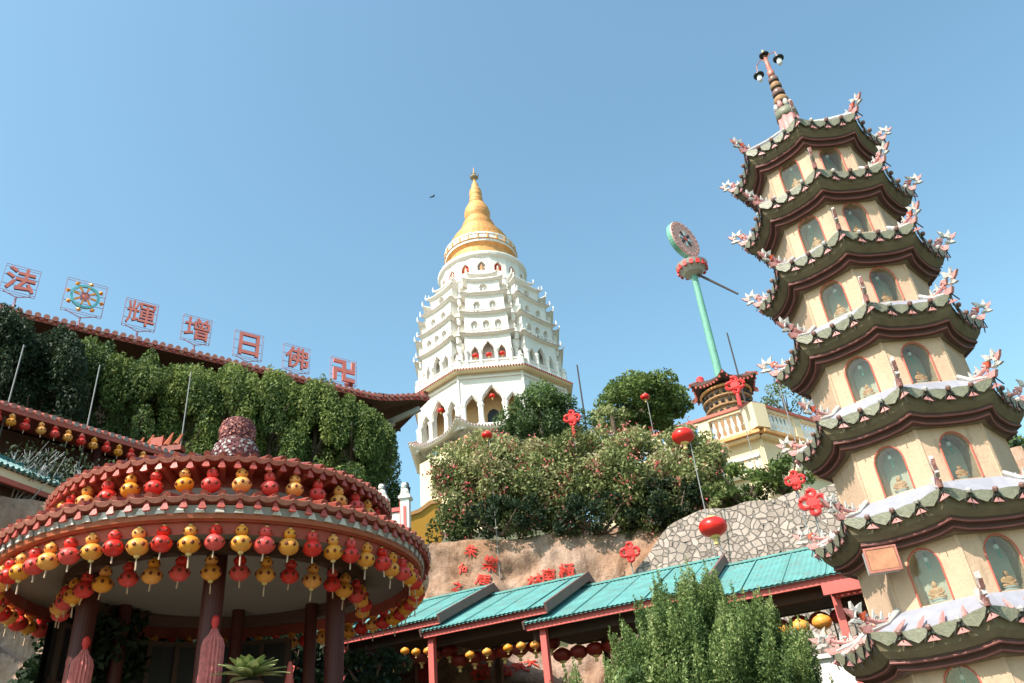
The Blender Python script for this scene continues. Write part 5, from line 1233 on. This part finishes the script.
def weeping_tree(x, y, zb, zt, w_, lab, m, n=34, tone=.5):
    root = empty('weeping_tree', (x, y, zb), label=lab, cat='tree', group='row of weeping trees before the temple hall')
    trunk(root, (0, 0, -.2), (0, 0, (zt - zb)*.85), .14)
    cl = []; H_ = zt - zb
    for i in range(n):
        a = random.uniform(0, 2*PI); q = math.sqrt(random.random()); h = H_*(1 - .12*q*q) - random.uniform(0, .25) if i < n*.45 else random.uniform(.25, .85)*H_
        rr = w_*q*(1 if h < H_*.85 else .8); lnz = random.uniform(.45, .95)
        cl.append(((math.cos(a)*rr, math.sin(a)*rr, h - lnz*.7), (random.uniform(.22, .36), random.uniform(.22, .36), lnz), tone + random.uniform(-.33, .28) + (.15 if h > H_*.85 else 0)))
    clumps_crown('crown', root, cl, m, .12, .05, 230, (0, 0, -1.0), .45, .6)
tl = [  # px top, y top, width, tone
 (8, 312, 1.25, .2, 'dark'), (52, 328, 1.2, .25, 'dark'), (100, 342, 1.15, .4, 'g'), (150, 358, 1.15, .4, 'g'), (190, 366, .95, .55, 'g'), (232, 366, 1.05, .7, 'g'), (275, 374, 1.05, .65, 'g'), (318, 384, 1.05, .6, 'g'), (352, 400, .9, .6, 'g'), (378, 420, .6, .55, 'g')]
names = ['dark tree at the far left edge before the temple hall', 'dark tree second from the left before the temple hall', 'greyish green weeping tree under the wheel sign', 'greyish green weeping tree below the 輝 sign', 'slim weeping tree left of the pavilion finial', 'bright green weeping tree right above the pavilion finial', 'bright green weeping tree below the 日 sign', 'dense green weeping tree below the 佛 sign', 'green weeping tree under the right end of the hall eave', 'small weeping tree at the right end of the tree row']
for (px, py, w_, tone, k_), nm in zip(tl, names):
    D = (24.6 if px > 370 else 23.4) if px > 60 else 22.0
    t = P(px, py, D); weeping_tree(t.x, t.y, terrxy(t.x, t.y) - .1, t.z, w_, nm, L['cypressdark'] if k_ == 'dark' else L['cypress'], 60 if k_ == 'dark' else 56, tone)

def shrub(px0, py0, D, rx, rz, lab, m, dens=140, ln=.15, wd=.07, n=26, tone=.5, flower=0, name='shrub', group=None, under=0.0, ry=.8, cat='shrub', droop=False):
    c = P(px0, py0, D); g = terrxy(c.x, c.y); root = empty(name, (c.x, c.y, g), label=lab, cat=cat, group=group); cz = c.z - g; cl = []
    for i in range(n):
        a = random.uniform(0, 2*PI); u = random.uniform(-1, 1); q = math.sqrt(1 - u*u)*random.uniform(.55, 1)
        s_ = random.uniform(.2, .4)*min(rx, rz)
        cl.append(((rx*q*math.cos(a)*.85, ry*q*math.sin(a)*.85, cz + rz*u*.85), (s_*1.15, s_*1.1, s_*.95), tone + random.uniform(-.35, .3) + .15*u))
    if droop:   # thin skirts reaching down over the rock
        for i in range(n//3): cl.append(((random.uniform(-rx, rx), -random.uniform(.3, .8)*ry, cz - rz*random.uniform(.8, 1.25)), (.28, .2, .4), .2))
    clumps_crown('foliage', root, cl, m, ln, wd, dens, (0, 0, .2), .35, 1.0)
    mb = MB()
    zs_ = max(-.2, cz - rz*.9)
    for i in range(5): a = i*1.3; mb.tube([(0, .3, zs_), (.3*rx*math.cos(a), .3*ry*math.sin(a), zs_*.5 + cz*.5), (.65*rx*math.cos(a), .6*ry*math.sin(a), cz + rz*.3)], [.05, .035, .015], M['bark'], 5)
    mb.build('stems', root)
    if flower:
        pts = []
        for i in range(flower):
            c_, r_, b_ = random.choice(cl); d = RNG.normal(0, 1, 3); d /= np.linalg.norm(d)
            if d[1] > .2: d[1] *= -1
            p = np.asarray(c_) + d*np.asarray(r_)*1.05; pts.append(p + RNG.normal(0, .1, (14, 3)))
        leaf_obj('blossoms', np.concatenate(pts), np.tile((0, 0, .2), (14*flower, 1)), .085, .07, L['flower'], root, None, 1.0)
    return root
g_ = 'flowering bushes along the top of the rock'
shrub(458, 482, 24.0, 1.0, 1.5, 'tall bougainvillea bush at the left end of the hedge', L['hedge'], flower=42, group=g_, n=40, tone=.62, droop=True)
shrub(490, 478, 23.8, 1.35, 1.45, 'bougainvillea bush below the white pagoda front', L['hedge'], flower=38, group=g_, n=40, tone=.6, droop=True)
shrub(540, 482, 23.7, 1.35, 1.35, 'bougainvillea bush below the dark conifer', L['hedge'], flower=64, group=g_, n=40, tone=.55, droop=True)
shrub(590, 474, 23.6, 1.4, 1.4, 'bougainvillea bush in the middle with pink bracts', L['hedge'], flower=64, group=g_, n=42, tone=.55, droop=True)
shrub(640, 476, 23.4, 1.35, 1.35, 'bougainvillea bush under the rounded tree', L['hedge'], flower=50, group=g_, n=40, tone=.55, droop=True)
shrub(690, 470, 23.2, 1.25, 1.3, 'bougainvillea bush behind the red lantern pole', L['hedge'], flower=42, group=g_, n=40, tone=.55, droop=True)
# low dark fringe added to imitate the shadow under the hedge
shrub(500, 516, 23.0, 2.0, .55, 'dark shrub added as hedge shadow over the rock edge on the left', L['cypressdark'], n=26, group='dark shrubs imitating shadow under the flowering bushes', tone=.15)
shrub(600, 514, 22.8, 2.2, .6, 'dark shrub added as hedge shadow over the rock edge in the middle', L['cypressdark'], n=28, group='dark shrubs imitating shadow under the flowering bushes', tone=.15)
shrub(672, 500, 22.6, 1.2, .7, 'dark shrub added as hedge shadow over the stone wall corner', L['cypressdark'], n=22, group='dark shrubs imitating shadow under the flowering bushes', tone=.15)
shrub(742, 486, 22.3, 1.1, .6, 'low green bush on top of the stone wall, left part', L['round'], n=24, group='low bushes on the stone wall', tone=.5)
shrub(782, 474, 22.3, 1.1, .55, 'low green bush on top of the stone wall, beside the pagoda', L['round'], n=24, group='low bushes on the stone wall', tone=.55)
shrub(716, 500, 22.4, .6, .45, 'small dark bush at the left end of the stone wall top', L['hedge'], n=16, group='low bushes on the stone wall', tone=.35)

def round_tree(px, py, D, rx, rz, lab, m, n=46, ln=.17, wd=.1, dens=75, tone=.5, name='tree', trunk_r=.2, rag=.3):
    c = P(px, py, D); g = terrxy(c.x, c.y) - .1; root = empty(name, (c.x, c.y, g), label=lab, cat='tree'); cz = c.z - g; cl = []
    trunk(root, (0, 0, -.2), (0, 0, cz + rz*.3), trunk_r, limbs=6, spread=rx*.6)
    for i in range(n):
        a = random.uniform(0, 2*PI); u = random.uniform(-1, 1)**1; q = math.sqrt(max(0, 1 - u*u))*random.uniform(.6, 1); s_ = random.uniform(.2, .38)*min(rx, rz)
        k_ = 1 + rag*random.uniform(-.5, .35)
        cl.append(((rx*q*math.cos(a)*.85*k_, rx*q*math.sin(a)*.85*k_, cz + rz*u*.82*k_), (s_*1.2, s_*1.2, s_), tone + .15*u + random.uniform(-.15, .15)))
    clumps_crown('crown', root, cl, m, ln, wd, dens, (0, 0, .1), .4, 1.0); return root
round_tree(541, 424, 26.5, 1.75, 1.3, 'dense dark green conifer directly before the right side of the white pagoda', L['juniper'], tone=.25, n=60, ln=.15, wd=.07, dens=110)
round_tree(640, 404, 30.0, 2.15, 1.25, 'rounded bright green tree on the skyline right of the white pagoda', L['round'], tone=.6, n=60, dens=90)
round_tree(612, 418, 28.5, 1.0, .6, 'small pale tree left of the rounded skyline tree', L['hedge'], tone=.5, n=26, dens=80)
round_tree(668, 410, 31.0, 1.1, .9, 'green tree right of the rounded skyline tree', L['round'], tone=.45, n=26, dens=80)
round_tree(784, 402, 44.0, 1.5, 1.5, 'sparse greyish tree behind the terrace beside the near pagoda', L['hedge'], tone=.3, n=18, dens=35, rag=.6)
round_tree(1018, 474, 40, 2.6, 1.6, 'dark tree seen past the right side of the near pagoda', L['round'], tone=.3, n=40, ln=.25, wd=.16, dens=40)
round_tree(985, 500, 36, 2.6, 2.0, 'broad dark tree mostly hidden behind the near pagoda', L['cypressdark'], tone=.4, n=40, ln=.25, wd=.16, dens=40)

# foreground juniper: many upright pointed plumes
def juniper(px, ptop, D, w_, lab, n=60, seed=1, zb=None, ln=.045, fall=.2):
    rnd = random.Random(seed); t = P(px, ptop, D); root = empty('juniper', (t.x, t.y, 0), label=lab, cat='tree', group='feathery junipers in front of the walkway')
    trunk(root, (0, 0, -.1), (0, 0, t.z*.8), .12, limbs=5, spread=.6); cl = []
    for i in range(n):
        a = rnd.uniform(0, 2*PI); q = math.sqrt(rnd.random()); rr = w_*q
        hmax = t.z*(1 - fall*q**2) - rnd.uniform(0, .5)**1.3; h0 = hmax if i < n*.45 else rnd.uniform(t.z*.4, hmax)
        lean = Vector((math.cos(a)*q, math.sin(a)*q, 0)); nseg = 5; L_ = rnd.uniform(.35, .7); tone = rnd.uniform(.3, .75)
        for j in range(nseg):
            u = j/(nseg - 1); p = Vector((math.cos(a)*rr, math.sin(a)*rr, h0 - L_)) + lean*(.3*u) + Vector((0, 0, L_*u)); s_ = .17*(1 - u)**.9 + .025
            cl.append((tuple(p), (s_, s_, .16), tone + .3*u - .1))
    clumps_crown('crown', root, cl, L['juniper'], ln, ln*.42, 1500, (0, 0, .9), .3, .7)
juniper(686, 568, 12.0, 1.25, 'large feathery juniper in front of the teal walkway', 210, 3, fall=.27)
juniper(768, 638, 12.4, .45, 'lower feathery juniper right of the large one', 40, 5)
juniper(573, 659, 13.5, .28, 'small pointed juniper left of the large one', 10, 8)
shrub(640, 690, 11.4, .5, .4, 'low feathery bush below the large juniper', L['juniper'], dens=500, ln=.08, wd=.03, n=18, tone=.5, ry=.5)

# dark shrubs added to fill the shaded space behind the pavilion with darkness
for i, (px, py, D, rx, rz) in enumerate([(85, 664, 15.0, 1.1, 1.1), (150, 660, 16.8, 1.2, 1.2), (222, 664, 17.2, 1.2, 1.1), (290, 668, 17.4, 1.0, .75), (372, 676, 15.2, .75, .4), (345, 690, 16.5, 1.0, .5)]):
    shrub(px, py, D, rx, rz, 'dark leafy shrub added as shade behind the pavilion, %s from the left' % ORD[i], L['cypressdark'], dens=130, ln=.16, wd=.09, n=26, tone=.25, group='dark shrubs added as shade behind the pavilion', ry=.9)
# bare branches left of pavilion below the gallery
def twigs(px, py, D, w_, h, lab, n=70):
    c = P(px, py, D); g = terrxy(c.x, c.y); root = empty('bare_shrub', (c.x, c.y, g), label=lab, cat='shrub', group='leafless pale shrubs below the gallery'); mb = MB(); H_ = c.z - g + h
    for i in range(n):
        a = random.uniform(0, 2*PI); q = random.random(); x = w_*q*math.cos(a); y = w_*.6*q*math.sin(a); zt_ = H_*random.uniform(.75, 1)
        p = Vector((x*.4, y*.4, zt_*.3)); pts = [p]
        for j in range(4): p = p + Vector((random.uniform(-.14, .14) + x*.15, random.uniform(-.12, .12), zt_*.17)); pts.append(p)
        mb.tube(pts, [.022, .018, .014, .011, .006], M['grey'], 4)
    mb.build('branches', root)
    pts = RNG.uniform((-w_, -w_*.5, H_*.45), (w_, w_*.5, H_*.95), (900, 3)); leaf_obj('leaves', pts, np.tile((0, 0, .5), (900, 1)), .09, .05, L['cypressdark'], root, None, 1.0)
twigs(20, 462, 17.9, 1.2, .3, 'pale leafless shrub at the far left under the gallery lanterns')
twigs(78, 476, 18.4, 1.1, .3, 'pale leafless shrub between the gallery lanterns and the pavilion roof')
shrub(30, 478, 21.5, 1.9, .75, 'dark shrub behind the leafless shrubs on the far left', L['cypressdark'], dens=90, n=26, tone=.15, ln=.16, wd=.09)
shrub(105, 486, 21.8, 1.9, .75, 'dark shrub behind the leafless shrubs beside the pavilion roof', L['cypressdark'], dens=90, n=26, tone=.15, ln=.16, wd=.09)

# broad-leaved rosette plant by the pavilion
ac = P(250, 672, 10.6); root = empty('rosette_plant', (ac.x, ac.y, ac.z - .1), label='broad-leaved pale green rosette plant in the raised pot before the pavilion', cat='plant')
mb = MB()
for i in range(30):
    a = i*2.4; el = .25 + .9*(i/30); ln_ = .5 - .12*(i/30); d = Vector((math.cos(a)*math.cos(el), math.sin(a)*math.cos(el), math.sin(el))); s_ = Vector((-math.sin(a), math.cos(a), 0))
    n_ = s_.cross(d); rows = []
    for j in range(6):
        u = j/5; w_ = .075*math.sin(PI*min(.97, u*.85 + .12)); p = d*(ln_*u) - Vector((0, 0, .12*u*u)) + Vector((0, 0, .05)); rows.append([p - s_*w_ + n_*.012, p, p + s_*w_ + n_*.012])
    mb.loft(rows, L['agave'], closed=False)
o = mb.build('leaves', root, smooth=True); at = o.data.attributes.new('v', 'FLOAT', 'FACE'); at.data.foreach_set('value', RNG.uniform(0, 1, len(o.data.polygons)).astype(np.float32))
mb = MB(); mb.lathe([(.12, -.2), (.16, -.04), (.17, -.02), (.13, -.05)], 16, M['brown2']); mb.lathe([(.16, -2.6), (.13, -.12)], 12, M['grey']); mb.build('pot', root)
# pink stupa finial
sc2 = P(288, 706, 12.0); mb = MB(); mb.lathe([(.3, -3), (.22, -.25), (.24, -.18), (.15, -.1), (.17, -.02), (.11, .02), (.09, .16), (.05, .34), (.035, .5), (.02, .56)], 14, M['fascia']); mb.build('garden_stupa', loc=(sc2.x, sc2.y, sc2.z), label='slim pink pointed stupa finial beside the pavilion column', cat='stupa')
# white slab roof & shard dragons at bottom right (neighbouring pavilion roof)
wc = P(828, 662, 13.5); nb = empty('white_kiosk', (wc.x, wc.y, 0), label='white flat kiosk top behind the lower pagoda eave', cat='kiosk')
mb = MB(); T = Matrix.Translation((0, 0, wc.z - .12)) @ Matrix.Rotation(-.25, 4, 'Z'); mb.box((0, 0, -.05), (.6, .5, .4), M['whiteb'], T); mb.box((0, 0, .17), (.7, .6, .06), M['whiteb'], T); mb.build('slab', nb)
mb = MB(); mb.box((0, 0, (wc.z - .5)/2), (.5, .4, wc.z - .5), M['grey']); mb.build('column', nb)
dr = P(842, 610, 13.0)
# bird
bc = P(432, 197, 60); mb = MB(); mb.tube([(-.22, 0, 0), (-.1, 0, .02), (.1, 0, .03), (.25, 0, .05)], [.02, .07, .07, .03], M['black'], 6); mb.prism([(-.05, 0), (.1, 0), (.35, .38), (.2, .34)], .02, M['black'], Matrix.Rotation(.4, 4, 'Z')); mb.prism([(-.08, 0), (.05, 0), (-.28, -.22), (-.2, -.05)], .02, M['black'], Matrix.Rotation(.4, 4, 'Z'))
mb.build('bird', loc=tuple(bc), label='tiny dark bird flying left of the golden spire', cat='bird')
for o in list(bpy.data.objects):   # unlinked leftovers
    if o.users_collection == (): bpy.data.objects.remove(o)
